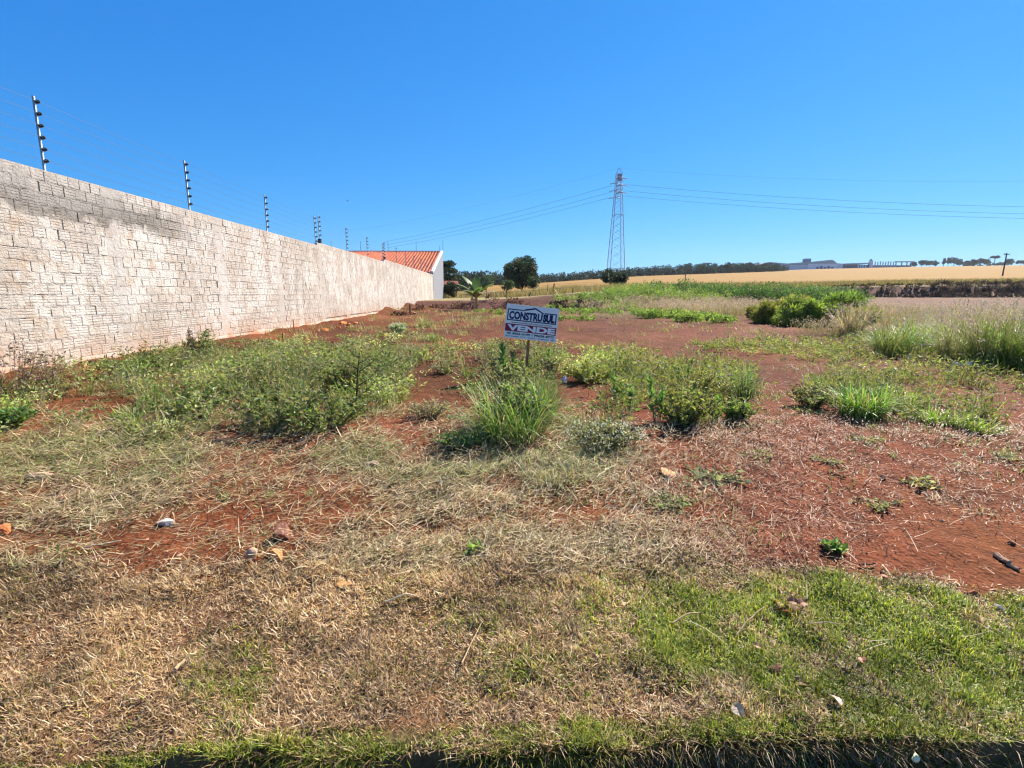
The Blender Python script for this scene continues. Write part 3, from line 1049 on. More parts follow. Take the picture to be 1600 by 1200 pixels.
hgts = [('upper', 300, 288, 378, 322), ('middle', 300, 298, 383, 333), ('lower', 300, 306, 388, 340)]
for (nm, Db, v0, vl, vr), z in zip(hgts, ARMS):
    a = at(956, v0 + 2, TW_D); wire(f'{nm} conductor running from the pylon down towards the house', a, at(600, vl, 240), 1.0, 0.035)
    a = at(974, v0, TW_D); wire(f'{nm} conductor running from the pylon off to the right', a, at(1700, vr + 3, 128), 1.2, 0.032)
wire('faint earth wire from the pylon tip towards the house', at(966, 263, TW_D), at(540, 362, 240), 1.5, 0.014, 'pylon earth wires')
wire('faint earth wire from the pylon tip off to the right', at(968, 263, TW_D), at(1700, 281, 128), 1.5, 0.014, 'pylon earth wires')

# ------------------------------------------------------------------ utility poles
def pole(u, vt, vb, D, label, lean=0.0):
    b = at(u, vb, D); b[2] = float(H(b[0], b[1])) + 0.2
    ztop = at(u, vt, D)[2]
    h = ztop - b[2]
    r = thing('utility_pole', label, 'utility pole', b, 0.3, 'utility poles in the field')
    c = lin(92, 86, 82)
    m = MB(); m.tube([(0, 0, -0.4), (lean * h, 0, h)], [0.16, 0.11], 8, c); m.build('shaft', M_BARK, r)
    m = MB(); m.box((-0.9 + lean * h, -0.06, h - 0.45), (0.9 + lean * h, 0.06, h - 0.32), c); m.build('cross_arm', M_BARK, r)
    for x in (-0.8, -0.25, 0.8):
        m = MB(); m.tube([(x + lean * h, 0, h - 0.32), (x + lean * h, 0, h - 0.1)], [0.05, 0.07], 6, lin(120, 110, 105)); m.build('insulator', M_PLASTIC, r)


pole(1070, 412, 447, 165, 'utility pole in the wheat right of the pylon')
pole(1566.5, 395, 429, 120, 'leaning utility pole in the wheat near the umbrella shaped tree', 0.05)

# ------------------------------------------------------------------ trees and shrubs
def crown(n, centers, radii, leaf, col, seed, squash=0.8, lw=0.62):
    """leaf faces spread in clumps: centres (K,3), radii (K,)"""
    rng = np.random.default_rng(seed)
    K = len(centers); centers = np.asarray(centers, float); radii = np.asarray(radii, float)
    pr = radii ** 2 / (radii ** 2).sum()
    k = rng.choice(K, n, p=pr)
    d = rng.normal(size=(n, 3)); d /= np.linalg.norm(d, axis=1)[:, None]
    r = radii[k] * (0.45 + 0.6 * rng.random(n) ** 0.6)
    off = d * r[:, None]; off[:, 2] *= squash
    p = centers[k] + off
    dirs = d + rng.normal(0, 0.7, (n, 3)); dirs[:, 2] -= 0.15
    tint = np.exp(rng.normal(0, 0.22, K))[k][:, None]
    c = vary(col, n, 0.22, 0.07, rng) * tint
    s = leaf * (0.6 + 0.8 * rng.random(n))
    return leaves(p, dirs, s, s * lw, c, 0.2, rng)


def branches(mb, base, targets, r0, col, rng, trunk_h):
    top = base + np.array([0, 0, trunk_h])
    mb.tube([base, base + np.array([rng.normal(0, .04), rng.normal(0, .04), trunk_h * .5]), top], [r0, r0 * .8, r0 * .65], 7, col)
    for t in targets:
        mid = (top + t) / 2 + np.array([rng.normal(0, .1), rng.normal(0, .1), 0.1]) * np.linalg.norm(t - top) * .4
        mb.tube([top - np.array([0, 0, 0.1 * trunk_h]), mid, t], [r0 * .5, r0 * .3, r0 * .08], 5, col)


def tree(name, label, u, vb, D, hgt, wid, trunk_h, nleaf, leaf, col, seed, cat='tree', group=None, nclump=16, bottom=0.25, mat=None, barkcol=(0.10, 0.075, 0.06), top_round=1.0, lw=0.62):
    rng = np.random.default_rng(seed)
    b = at(u, vb, D); b[2] = float(H(b[0], b[1]))
    if D > 46: b[2] += 0.0
    r = thing(name, label, cat, b, 0, group)
    cz = hgt * (0.5 + bottom / 2); rz = hgt * (1 - bottom) / 2
    cs, rs = [], []
    for i in range(nclump):
        d = rng.normal(size=3); d /= np.linalg.norm(d)
        q = 0.35 + 0.45 * rng.random()
        cs.append([d[0] * wid / 2 * q, d[1] * wid / 2 * q, cz + d[2] * rz * q * top_round])
        rs.append(min(wid, hgt) * (0.11 + 0.15 * rng.random()))
    cs = np.array(cs)
    mb = MB(); branches(mb, np.zeros(3), cs[:9], max(0.02, hgt * 0.028), np.array(barkcol), rng, trunk_h)
    mb.build('trunk', M_BARK, r)
    V, fs, C = crown(nleaf, cs, rs, leaf, col, seed + 1, 0.8, lw)
    link('crown', mesh_np('crown', V, fs, mat or M_TREE, C), r)
    return r


G_DARK = np.array([0.040, 0.062, 0.026]); G_MID = np.array([0.075, 0.115, 0.035]); G_LIT = np.array([0.13, 0.20, 0.045]); G_GREY = np.array([0.13, 0.15, 0.095])
G_OLIVE = np.array([0.12, 0.125, 0.05])
tree('shade_tree', 'large round dark green tree standing at the edge of the wheat', 816, 457, 78, 5.6, 6.0, 1.2, 14000, 0.26, G_DARK * 1.1, 11, bottom=0.12, nclump=34)
tree('young_tree', 'small tree leaning in front of the large round tree', 833, 462, 60, 2.0, 1.5, 0.8, 1600, 0.13, G_MID * 0.8, 12, group='young trees by the field fence', bottom=0.35)
tree('young_tree', 'small bushy tree left of the large round tree', 792, 468, 58, 2.0, 1.7, 0.7, 1600, 0.14, G_MID, 13, group='young trees by the field fence', bottom=0.3)
tree('dark_shrub', 'broad dark shrub at the foot of the pylon', 957, 447, 75, 2.9, 5.2, 0.4, 7000, 0.2, G_DARK * 1.15, 14, cat='shrub', bottom=0.0, nclump=26)
tree('dark_shrub', 'shrub with dark leaves growing beside the grey house wall', 702, 474, 62, 2.2, 1.9, 0.3, 3000, 0.16, G_DARK, 15, cat='shrub', bottom=0.0)
tree('yellow_green_tree', 'small yellow green tree behind the banana plant', 758, 456, 95, 3.6, 3.0, 0.8, 2600, 0.2, G_MID * 1.2, 16, bottom=0.2)

# tree with flat layered boughs behind the house
def layered_tree(u, vt, vb, D, label, seed, lay, col=G_DARK):
    rng = np.random.default_rng(seed)
    b = at(u, vb, D); b[2] = float(H(b[0], b[1])); h = at(u, vt, D)[2] - b[2]
    r = thing('layered_tree', label, 'tree', b)
    mb = MB(); mb.tube([(0, 0, 0), (0.1, 0, h * .5), (0, 0, h * 0.95)], [0.22, 0.16, 0.05], 7, np.array([0.09, 0.07, 0.06]))
    cs, rs = [], []
    for zf, w in lay:
        for k in range(9):
            a = rng.random() * 6.28; q = w * math.sqrt(rng.random())
            cs.append([q * math.cos(a), q * math.sin(a), h * zf + rng.normal(0, .1) - 0.06 * q]); rs.append(0.55 + 0.3 * rng.random())
            mb.tube([(0, 0, h * zf - 0.4), tuple(cs[-1])], [0.06, 0.02], 4, np.array([0.09, 0.07, 0.06]))
    mb.build('trunk', M_BARK, r)
    V, fs, C = crown(6000, cs, rs, 0.3, col, seed, 0.38)
    link('crown', mesh_np('crown', V, fs, M_TREE, C), r)


layered_tree(698, 411, 470, 84, 'dark tree with flat layered boughs behind the house', 21, [(0.97, 1.0), (0.8, 2.2), (0.6, 2.8), (0.42, 3.6), (0.28, 4.0)])

# shed with a brown tiled roof
sp = at(705, 470, 68); sp[2] = float(H(sp[0], sp[1]))
sh = thing('shed', 'small shed with brown red roof beside the grey house wall', 'shed', sp, 0.2)
m = MB(); m.box((-1.3, -0.8, -0.2), (0.75, 0.8, 1.75), lin(74, 60, 52)); m.build('wall', M_PLAIN, sh)
m = MB(); m.prism([(-1.05, 1.72), (1.05, 1.72), (0.05, 2.2)], (-1.5, 0.95), 0, lin(128, 74, 62)); m.build('roof', attrmat('old_tile', 0.85, 0.15, 0, 0.25, 9), sh)

# banana plant
def banana(u, vb, D, label, seed):
    rng = np.random.default_rng(seed)
    b = gp(u, vb) if D is None else drop(*at(u, vb, D)[:2])
    r = thing('banana_plant', label, 'banana plant', b)
    mb = MB(); mb.tube([(0, 0, -0.1), (0.03, 0, 0.5), (0.02, 0, 1.0)], [0.13, 0.10, 0.07], 8, lin(150, 140, 96)); mb.build('stem', M_BARK, r)
    specs = [(0.3, 2.1, 0.35, 0.9), (2.6, 2.0, 0.35, 1.0), (1.6, 1.7, 0.15, 0.6), (3.3, 1.8, 0.5, 1.2), (-0.3, 1.8, 0.5, 1.1), (5.0, 1.6, 0.55, 1.2), (4.0, 1.7, 0.7, 1.5), (-1.2, 1.5, 0.75, 1.5), (0.1, 1.6, 0.8, 1.2), (3.0, 1.5, 0.9, 1.1)]
    for i, (yaw, L_, lean, bend) in enumerate(specs):
        seg = 10; p = np.array([0.02, 0, 0.95 if i < 3 else 0.75]); V = []
        hx, hy = math.cos(yaw), math.sin(yaw)
        for k in range(seg + 1):
            t = k / seg
            w = 0.30 * math.sin(min(1, max(0.04, (t - 0.1) / 0.9)) * math.pi) ** 0.6 if t > 0.12 else 0.02
            side = np.array([-hy, hx, 0])
            V += [p - side * w + np.array([0, 0, -0.35 * w * t]), p + np.array([0, 0, 0.05 * w]), p + side * w + np.array([0, 0, -0.35 * w * t])]
            a = lean + bend * t ** 1.5
            p = p + np.array([math.sin(a) * hx, math.sin(a) * hy, math.cos(a)]) * L_ / seg
        q = []
        for k in range(seg):
            for j in (0, 1): q.append((3 * k + j, 3 * k + j + 1, 3 * k + 4 + j, 3 * k + 3 + j))
        c = G_MID * (1.5 + rng.normal(0, .2)) if i < 7 else np.array([0.30, 0.26, 0.15])
        mb = MB(); mb.add(np.array(V), q, col=c); mb.build('leaf', M_LEAF, r, smooth=True)


banana(744, 482, 36, 'banana plant with drooping pale leaves by the red earth bank', 31)

# field fence: old posts and wires
FP = [(791, 478, 445, 0.06, 0.0, 'slim upright fence post below the small bushy tree'), (760, 476, 452, 0.05, 0.02, 'slim fence post in the straw behind the banana plant'),
      (775, 477, 455, 0.045, -0.03, 'thin fence post between the banana plant and the young tree'), (826, 474, 463, 0.10, 0.5, 'short stump leaning steeply below the large round tree'),
      (863, 470, 443, 0.13, 0.16, 'thick leaning fence post right of the large round tree'), (855, 470, 444, 0.05, 0.05, 'thin upright fence stake beside the thick leaning post'),
      (895, 462, 451, 0.09, 0.0, 'short fence post in the wheat edge left of the dark shrub'), (882, 463, 452, 0.04, 0.0, 'thin stake in the wheat edge near the thick leaning post'),
      (1031, 458, 439, 0.14, 0.0, 'dark stump post on the green mound'), (1087, 452, 440, 0.06, 0.0, 'weathered stake rising from the weeds right of the round bush'), (1096, 452, 441, 0.04, 0.05, 'thin crooked stake right of the weathered stake')]
fpts = []
for (u, vb, vt, w, lean, lab) in FP:
    D = 46.0 if u < 1000 else 50.0
    b = drop(*at(u, vb, D)[:2]); h = max(0.4, at(u, vt, D)[2] - b[2])
    m = MB(); m.tube([(0, 0, -0.3), (lean * h * .45, 0, h * .5), (lean * h, 0, h)], [w * .55, w * .5, w * .42], 6, lin(78, 62, 52))
    o = m.build('fence_post', M_WOOD, None, b)
    tag(o, lab, 'fence post', 'old wooden posts by the field')
for k, hz in enumerate((0.5, 0.85, 1.2)):
    pts = []
    for u in (700, 740, 760, 775, 791, 825, 863, 895, 930):
        b = drop(*at(u, 470, 46.0)[:2]); pts.append(b + np.array([0, 0, hz]))
    m = MB(); m.tube(pts, 0.006, 3, np.array([0.06, 0.05, 0.045])); o = m.build('field_wire', M_PLAIN)
    tag(o, ['lowest', 'middle', 'top'][k] + ' strand of the old wire fence along the wheat', 'wire', 'strands of the field fence')

# ------------------------------------------------------------------ far tree line, single far trees, far buildings
def treeline():
    rng = np.random.default_rng(41)
    cs, rs = [], []
    for u in np.arange(560, 1226, 1.6):
        D = np.interp(u, [560, 700, 850, 1000, 1226], [230, 240, 300, 360, 440]) + rng.random() * 22
        p = at(u, 440, D); z = float(H(p[0], p[1]))
        px = np.interp(u, [560, 700, 800, 850, 1000, 1100, 1200, 1226], [24, 22, 18, 12, 12.5, 14.5, 12.5, 8]) * (0.82 + 0.36 * rng.random())
        h = px / F * D
        for k in range(3):
            cs.append([p[0] + rng.normal(0, .8), p[1] + rng.normal(0, 2), z + h * (0.2 + 0.3 * k)]); rs.append(h * (0.26 - 0.03 * k))
    V, fs, C = crown(70000, cs, rs, 0.9, np.array([0.055, 0.075, 0.045]), 42, 1.15)
    o = link('treeline', mesh_np('treeline', V, fs, M_FAR, C)); tag(o, 'dark even wood along the far edge of the wheat field', 'wood', kind='stuff')


treeline()
FT = [(1137, 408, 425, 430, 9, 'round crowned tree standing clear above the far wood'), (1155, 411, 424, 430, 8, 'feathery palm like tree above the far wood'), (1126, 414, 424, 430, 10, 'low broad tree rising above the far wood'),
      (1172, 410, 424, 432, 11, 'dense tree above the wood beside the arched warehouse'), (741, 424, 448, 240, 5, 'thin pointed tree above the wood behind the banana plant'), (1166, 412, 424, 432, 6, 'narrow tree between palm like tree and arched warehouse'),
      (1427, 409, 416, 760, 9, 'first small tree right of the concrete frame'), (1440, 407, 416, 760, 10, 'rounded tree behind the field crest right of the concrete frame'), (1452, 405, 416, 760, 12, 'broad tree on the crest, left of two narrow trees'),
      (1462, 406, 416, 760, 9, 'bushy tree on the crest before the narrow trees'), (1474, 403, 416, 760, 4, 'first of two narrow dark trees on the crest'), (1481, 403, 416, 760, 4, 'second of two narrow dark trees on the crest'),
      (1490, 402, 416, 760, 15, 'biggest broad tree on the crest'), (1499, 406, 416, 760, 9, 'tree leaning on the flank of the biggest crest tree'), (1510, 407, 416, 760, 8, 'small tree right of the biggest crest tree'),
      (1522, 405, 416, 760, 9, 'pale tree halfway between biggest tree and umbrella tree'), (1531, 404, 416, 760, 9, 'round tree left of the umbrella shaped tree'), (1541, 404, 416, 760, 9, 'tree close on the left of the umbrella shaped tree'),
      (1575, 404, 415, 760, 13, 'wide thin crowned tree behind the leaning utility pole'), (1568, 410, 415, 740, 14, 'low dark bush behind the leaning utility pole'), (1595, 407, 415, 740, 20, 'dark mounded trees at the picture edge beyond the field')]
for i, (u, vt, vb, D, wpx, lab) in enumerate(FT):
    h = (at(u, vt, D)[2] - float(H(*at(u, vb, D)[:2])))
    tree('distant_tree', lab, u, vb, D, max(h, 2.5), wpx / F * D, h * .35, 1300, D / 650.0, np.array([0.05, 0.066, 0.046]) * (1.25 if D > 600 else 1), 200 + i, group='single trees on the far skyline', nclump=13, bottom=0.25, mat=M_FAR)
tree('distant_hedge', 'low green bushes along the crest below the umbrella shaped tree', 1530, 415, 740, 5, 95 / F * 740, 1, 1500, 1.6, np.array([0.06, 0.085, 0.04]), 260, cat='hedge', nclump=30, bottom=0.0, mat=M_FAR)
# umbrella shaped araucaria
b = at(1553, 416, 760); b[2] = float(H(b[0], b[1])); h = at(1553, 400, 760)[2] - b[2]
r = thing('umbrella_tree', 'umbrella shaped tree with flat top on the skyline', 'tree', b)
m = MB(); m.tube([(0, 0, 0), (0, 0, h * .92)], [0.5, 0.35], 6, np.array([0.08, 0.07, 0.06]))
cs = []
for k in range(9):
    a = k * 0.7; cs.append([5.2 * math.cos(a) * (0.4 + 0.6 * (k % 2)), 3 * math.sin(a), h * (0.93 - 0.05 * (k % 2))]); m.tube([(0, 0, h * .7), tuple(cs[-1])], [0.2, 0.1], 4, np.array([0.08, 0.07, 0.06]))
m.build('trunk', M_BARK, r)
V, fs, C = crown(900, cs, [2.0] * 9, 1.2, np.array([0.045, 0.06, 0.045]), 77, 0.4); link('crown', mesh_np('crown', V, fs, M_FAR, C), r)

FB = 740.0
def fx(u): return (u - 800) / F * FB * 0.985
def fz(u, v): return at(u, v, FB)[2]
def gz(u): return float(H(fx(u), FB))
PX = FB / F


def far_building(name, label, u0, u1, v_eave, roof, cw, depth=40, cat='warehouse'):
    w = (u1 - u0) * PX; base = gz((u0 + u1) / 2)
    r = thing(name, label, cat, (fx((u0 + u1) / 2), FB + depth / 2, base))
    he = fz(u0, v_eave) - base
    m = MB(); m.box((-w / 2, -depth / 2, -3), (w / 2, depth / 2, he), cw); m.build('wall', M_PLAIN, r)
    return r, w, he, base


r, w, he, base = far_building('arched_warehouse', 'long warehouse with arched grey roof rising above the far wood', 1178, 1229, 417.0, None, lin(120, 128, 140))
hr = fz(1195, 409.5) - base
arc = [(-w / 2 + w * .42 * t, he + (hr - he) * math.sin(math.pi * min(t, 1) / 2 * 1.0)) for t in np.linspace(0, 1, 9)]
arc2 = arc + [(w / 2, hr - (hr - he) * .35), (w / 2, he)]
m = MB(); m.prism([(a, b_) for a, b_ in arc2], (-21, 21), 1, lin(150, 160, 178)); m.build('roof', M_PLAIN, r)
m = MB(); m.prism([(a, b_ - 0.2) for a, b_ in arc] + [(arc[-1][0], he)], (-21.4, -21.05), 1, lin(62, 72, 96)); m.build('gable', M_PLAIN, r)
r, w, he, base = far_building('low_warehouse', 'low grey warehouse between arched warehouse and tower block', 1229.5, 1258, 414.0, None, lin(190, 200, 206))
m = MB(); m.prism([(-w / 2, he), (w / 2, he), (w / 2, he + 4.2), (-w / 2, he + 2.4)], (-20.5, 20.5), 1, lin(128, 150, 160)); m.build('roof', M_PLAIN, r)
r, w, he, base = far_building('tall_warehouse', 'tall pale warehouse with sloping parapet and small tower block', 1258.5, 1303, 412.0, None, lin(222, 226, 230))
m = MB(); m.prism([(-w / 2, he), (w / 2, he), (w / 2 - 6, he + 4.5), (w / 2 - 9, he + 5.4), (-w / 2, he + 2.2)], (-20.5, 20.5), 1, lin(140, 162, 172)); m.build('roof', M_PLAIN, r)
m = MB(); m.box((-w / 2 + 2.5, -8, he), (-w / 2 + 10.5, 0, fz(1262, 403) - base), lin(96, 112, 136)); m.build('tower_block', M_PLAIN, r)
for k in range(5):
    m = MB(); m.box((-w / 2 + 12 + 5.2 * k, -20.3, 0.4), (-w / 2 + 15.5 + 5.2 * k, -19.95, 3.2 + (k % 2)), lin(84, 94, 112)); m.build('doorway', M_PLAIN, r)
r, w, he, base = far_building('white_annex', 'small white annex beside the tall pale warehouse', 1303.5, 1312, 412.5, None, lin(206, 212, 220))
m = MB(); m.prism([(-w / 2, he), (w / 2, he), (w / 2, he + 0.4), (-w / 2, he + 1.0)], (-20.3, 20.3), 1, lin(170, 182, 196)); m.build('roof', M_PLAIN, r)
r, w, he, base = far_building('long_shed', 'long open sided shed with thin roof, its inner shade painted as a dark wall', 1312.5, 1352, 413.6, None, lin(70, 78, 98))  # solid box coloured dark to stand for the shade under the roof
m = MB(); m.prism([(-w / 2, he), (w / 2, he + 1.4), (w / 2, he + 2.8), (-w / 2, he + 1.6)], (-21, 21), 1, lin(150, 166, 186)); m.build('roof', M_PLAIN, r)
for k in range(4):
    m = MB(); m.box((w / 2 - 16 + k * 3.4, -20.4, 1.0), (w / 2 - 14 + k * 3.4, -20.05, he - 0.6), lin(214, 220, 226)); m.build('bay', M_PLAIN, r)
r = thing('stair_tower', 'narrow white stair tower at the end of the long shed', 'tower', (fx(1354.5), FB, gz(1354)))
m = MB(); m.box((-2, -2, -3), (2, 2, fz(1354, 407) - gz(1354)), lin(196, 206, 216)); m.build('shaft', M_PLAIN, r)
m = MB(); m.tube([(0, 0, fz(1354, 407.2) - gz(1354)), (0, 0, fz(1354, 405) - gz(1354))], [1.9, 1.2], 8, lin(120, 130, 140)); m.build('cap', M_PLAIN, r)
r = thing('concrete_frame', 'unfinished concrete frame with a row of bare columns on the skyline', 'building', (fx(1361), FB + 4, gz(1380)))
for k, u in enumerate(np.linspace(1360.5, 1393, 9)):
    m = MB(); m.box((fx(u) - fx(1361) - 0.45, -0.5, -3), (fx(u) - fx(1361) + 0.45, 0.5, fz(u, 408 + 0.3 * (k % 3)) - gz(1380)), lin(146, 158, 172)); m.build('column', M_PLAIN, r)
for k, u in enumerate((1397, 1406, 1414, 1421)):
    m = MB(); m.box((fx(u) - fx(1361) - 0.5, -0.5, -3), (fx(u) - fx(1361) + 0.5, 0.5, fz(u, 409) - gz(1380)), lin(120, 130, 146)); m.build('column', M_PLAIN, r)
m = MB(); m.box((fx(1395) - fx(1361), -0.7, fz(1400, 409.6) - gz(1380)), (fx(1424) - fx(1361), 0.7, fz(1400, 408) - gz(1380)), lin(120, 130, 146)); m.build('roof_beam', M_PLAIN, r)
m = MB(); m.box((fx(1358) - fx(1361), 3, -3), (fx(1424) - fx(1361), 4, fz(1400, 414) - gz(1380)), lin(96, 104, 124)); m.build('low_wall', M_PLAIN, r)

# ------------------------------------------------------------------ ground cover (nobody could count it)
def scatter(y0, y1, rho, mask, tmax=1.3, rng=RNG):
    area = tmax * (y1 ** 2 - y0 ** 2)
    N = int(rho * area)
    y = np.sqrt(y0 ** 2 + (y1 ** 2 - y0 ** 2) * rng.random(N))
    x = y * tmax * (2 * rng.random(N) - 1)
    ok = y > y_edge(x) - 0.01
    x, y = x[ok], y[ok]
    z = H(x, y) + 0.030 * (fbm(x * 4, y * 4, 61, 4) - 0.5)
    u, v = proj(x, y, z)
    n = fbm(x * 1.7, y * 1.7, 21, 4)
    keep = rng.random(len(x)) < mask(u, v, n)
    # nothing grows inside the wall
    wl = (x - W0[0]) * _n[0] + (y - W0[1]) * _n[1]
    keep &= wl > 0.03
    return x[keep], y[keep], z[keep], u[keep], v[keep], n[keep]


def pick(palette, N, rng=RNG, p=None):
    pal = np.array(palette, float)
    return pal[rng.choice(len(pal), N, p=p)]


STRAW = [(0.57, 0.38, 0.205), (0.43, 0.27, 0.14), (0.66, 0.49, 0.31), (0.20, 0.11, 0.055), (0.48, 0.31, 0.14)]
GREENS = [(0.25, 0.31, 0.03), (0.12, 0.18, 0.025), (0.36, 0.38, 0.045), (0.19, 0.24, 0.025), (0.44, 0.37, 0.10)]


def lawn():
    parts = []
    for y0, y1, rho, wd in ((1.0, 1.75, 46000, 0.0034), (1.75, 2.25, 38000, 0.0040), (2.25, 2.9, 25000, 0.0046)):
        x, y, z, u, v, n = scatter(y0, y1, rho, lambda u, v, n: np.clip(z_lawn(u, v, n), 0, 1))
        N = len(x)
        fine = fbm(x * 9, y * 9, 33, 3)
        g = np.clip(z_green(u, v, n) * np.clip(3.0 * fine - 0.5, 0.25, 1.6), 0, 0.94)
        isg = RNG.random(N) < g
        col = np.where(isg[:, None], pick(GREENS, N), pick(STRAW, N))
        pale = (fbm(x * 2.5, y * 2.5, 35, 3) - 0.5)[:, None]
        dk = fbm(x * 7.5, y * 7.5, 39, 3)
        col = col * (1 + 1.2 * pale) * np.exp(RNG.normal(0, 0.3, (N, 1))) * np.where((dk < 0.36) & ~isg, 0.68, 1.0)[:, None]
        # matted hollows where the soil shows dark between the blades
        kp = RNG.random(N) < np.where(isg, 1.0, np.clip((fbm(x * 13, y * 13, 40, 2) - 0.22) * 7, 0.25, 1))
        x, y, z, u, v, n, col, isg, fine = x[kp], y[kp], z[kp], u[kp], v[kp], n[kp], col[kp], isg[kp], fine[kp]; N = len(x)
        L = np.where(isg, 0.016 + 0.022 * RNG.random(N), 0.014 + 0.034 * RNG.random(N) ** 1.5) * (0.35 + 1.3 * fbm(x * 5.3, y * 5.3, 36, 3))
        lean = np.where(isg, np.abs(RNG.normal(0.75, 0.45, N)), np.abs(RNG.normal(1.2, 0.4, N)))
        z = z + 0.05 * np.clip(fbm(x * 5.3, y * 5.3, 36, 3) - 0.4, 0, 1)
        yaw = RNG.random(N) * 6.283
        V, fs, C = ribbons(np.stack([x, y, z], 1), yaw, L, lean, np.where(isg, RNG.normal(0.5, 0.7, N), RNG.normal(0.25, 0.5, N)), wd * (0.7 + 0.6 * RNG.random(N)), col * 0.8, 2, np.clip(col * 1.15, 0, .9))
        parts.append((V, fs, C))
    # longer blades hanging over the cut edge of the verge, in ragged bunches
    N = 30000
    x = RNG.uniform(-2.2, 2.2, N)
    keep = RNG.random(N) < np.clip(5.0 * fbm(x * 4, x * 0, 38, 3) - 1.9, 0.06, 1)
    x = x[keep]; N = len(x)
    dn = RNG.random(N) ** 1.6
    y = y_edge(x) + np.abs(RNG.normal(0, 0.03, N)) * (1 - dn) - 0.008 * dn; z = H(x, y) - 0.02 - 0.13 * dn
    green = RNG.random(N) < np.where(x > 0.35, 0.35, 0.6)
    col = np.where(green[:, None], pick(GREENS, N) * 0.7, pick(STRAW, N) * 0.8)
    parts.append(ribbons(np.stack([x, y, z], 1), RNG.normal(-1.57, 1.1, N), 0.03 + 0.08 * RNG.random(N), RNG.uniform(0.1, 1.4, N), RNG.uniform(0.0, 1.6, N), 0.0036, col, 2))
    V, fs, C = merge(parts)
    o = link('lawn_grass', mesh_np('lawn_grass', V, fs, M_GRASS, C))
    tag(o, 'short verge grass, straw coloured with bright green patches, nearest the street', 'grass', kind='stuff')


def litter():
    parts = []
    for y0, y1, rho, wd, Ls in ((1.6, 2.6, 10500, 0.0032, 0.85), (2.6, 3.6, 8500, 0.0042, 1.0), (3.6, 5.4, 4600, 0.0060, 1.15)):
        x, y, z, u, v, n = scatter(y0, y1, rho, lambda u, v, n: np.clip(z_litter(u, v, n), 0, 1))
        N = len(x)
        pal = pick([(0.56, 0.42, 0.24), (0.42, 0.30, 0.16), (0.66, 0.52, 0.33), (0.24, 0.15, 0.08), (0.34, 0.31, 0.12), (0.22, 0.24, 0.08)], N, p=[.22, .22, .18, .16, .13, .09])
        right = sstep(950, 1250, u)[:, None]
        pal = pal * (1 - right) + pick([(0.30, 0.13, 0.06), (0.22, 0.085, 0.04), (0.42, 0.25, 0.13)], N) * right
        grn = (sstep(800, 690, v) * (1 - sstep(950, 1150, u)) * (n > 0.48))[:, None] * (RNG.random((N, 1)) < 0.5)
        pal = np.where(grn > 0.3, pick([(0.25, 0.29, 0.085), (0.17, 0.22, 0.06), (0.40, 0.38, 0.15)], N), pal)
        pal = pal * np.exp(RNG.normal(0, 0.22, (N, 1)))
        L = (0.02 + 0.15 * RNG.random(N) ** 2.6) * Ls * interp(u, [(0, 1), (950, 1), (1250, 0.5), (1600, 0.45)])
        ang = np.where(RNG.random(N) < 0.5, RNG.normal(0.75, 0.5, N), RNG.random(N) * 6.283)
        hum = np.clip(fbm(x * 6, y * 6, 55, 3) - 0.42, 0, 1)
        b = np.stack([x, y, z + 0.002 + (0.03 + 0.22 * hum) * RNG.random(N) ** 1.5], 1)
        parts.append(ribbons(b, ang, L, RNG.normal(1.38, 0.3, N), RNG.normal(0.15, 0.45, N), wd * (0.6 + 0.9 * RNG.random(N)), pal, 2))
    # long single straws
    N = 1500
    x, y, z, u, v, n = scatter(1.5, 5.0, 22, lambda u, v, n: np.clip(0.25 * (v > 640) + z_litter(u, v, n), 0, 1))
    N = len(x)
    parts.append(ribbons(np.stack([x, y, z + 0.015], 1), RNG.normal(0.8, 0.9, N), 0.08 + 0.18 * RNG.random(N), RNG.normal(1.4, 0.15, N), RNG.normal(0.25, 0.5, N), 0.0036, pick([(0.5, 0.4, 0.25), (0.4, 0.31, 0.19)], N), 4))
    # sparse chaff over the scraped earth further in
    x, y, z, u, v, n = scatter(4.5, 20, 420, lambda u, v, n: np.clip(2.2 * (fbm(u * .01, v * .04, 59, 3) - .36), 0, 1) * (1 - z_weed(u, v, n)) * np.clip(interp(v, [(480, .12), (520, .35), (560, .8), (620, 1)]), 0, 1))
    N = len(x)
    parts.append(ribbons(np.stack([x, y, z + 0.006], 1), RNG.random(N) * 6.283, 0.03 + 0.12 * RNG.random(N) ** 2, RNG.normal(1.45, 0.15, N), RNG.normal(0.1, 0.3, N), 0.0045 * np.clip(y / 5, 1, 2.2), pick([(0.26, 0.115, 0.055), (0.38, 0.235, 0.12), (0.18, 0.068, 0.034)], N), 2))
    V, fs, C = merge(parts)
    o = link('straw_litter', mesh_np('straw_litter', V, fs, M_STRAW, C))
    tag(o, 'cut straw and dry stalks lying over the red soil', 'straw', kind='stuff')


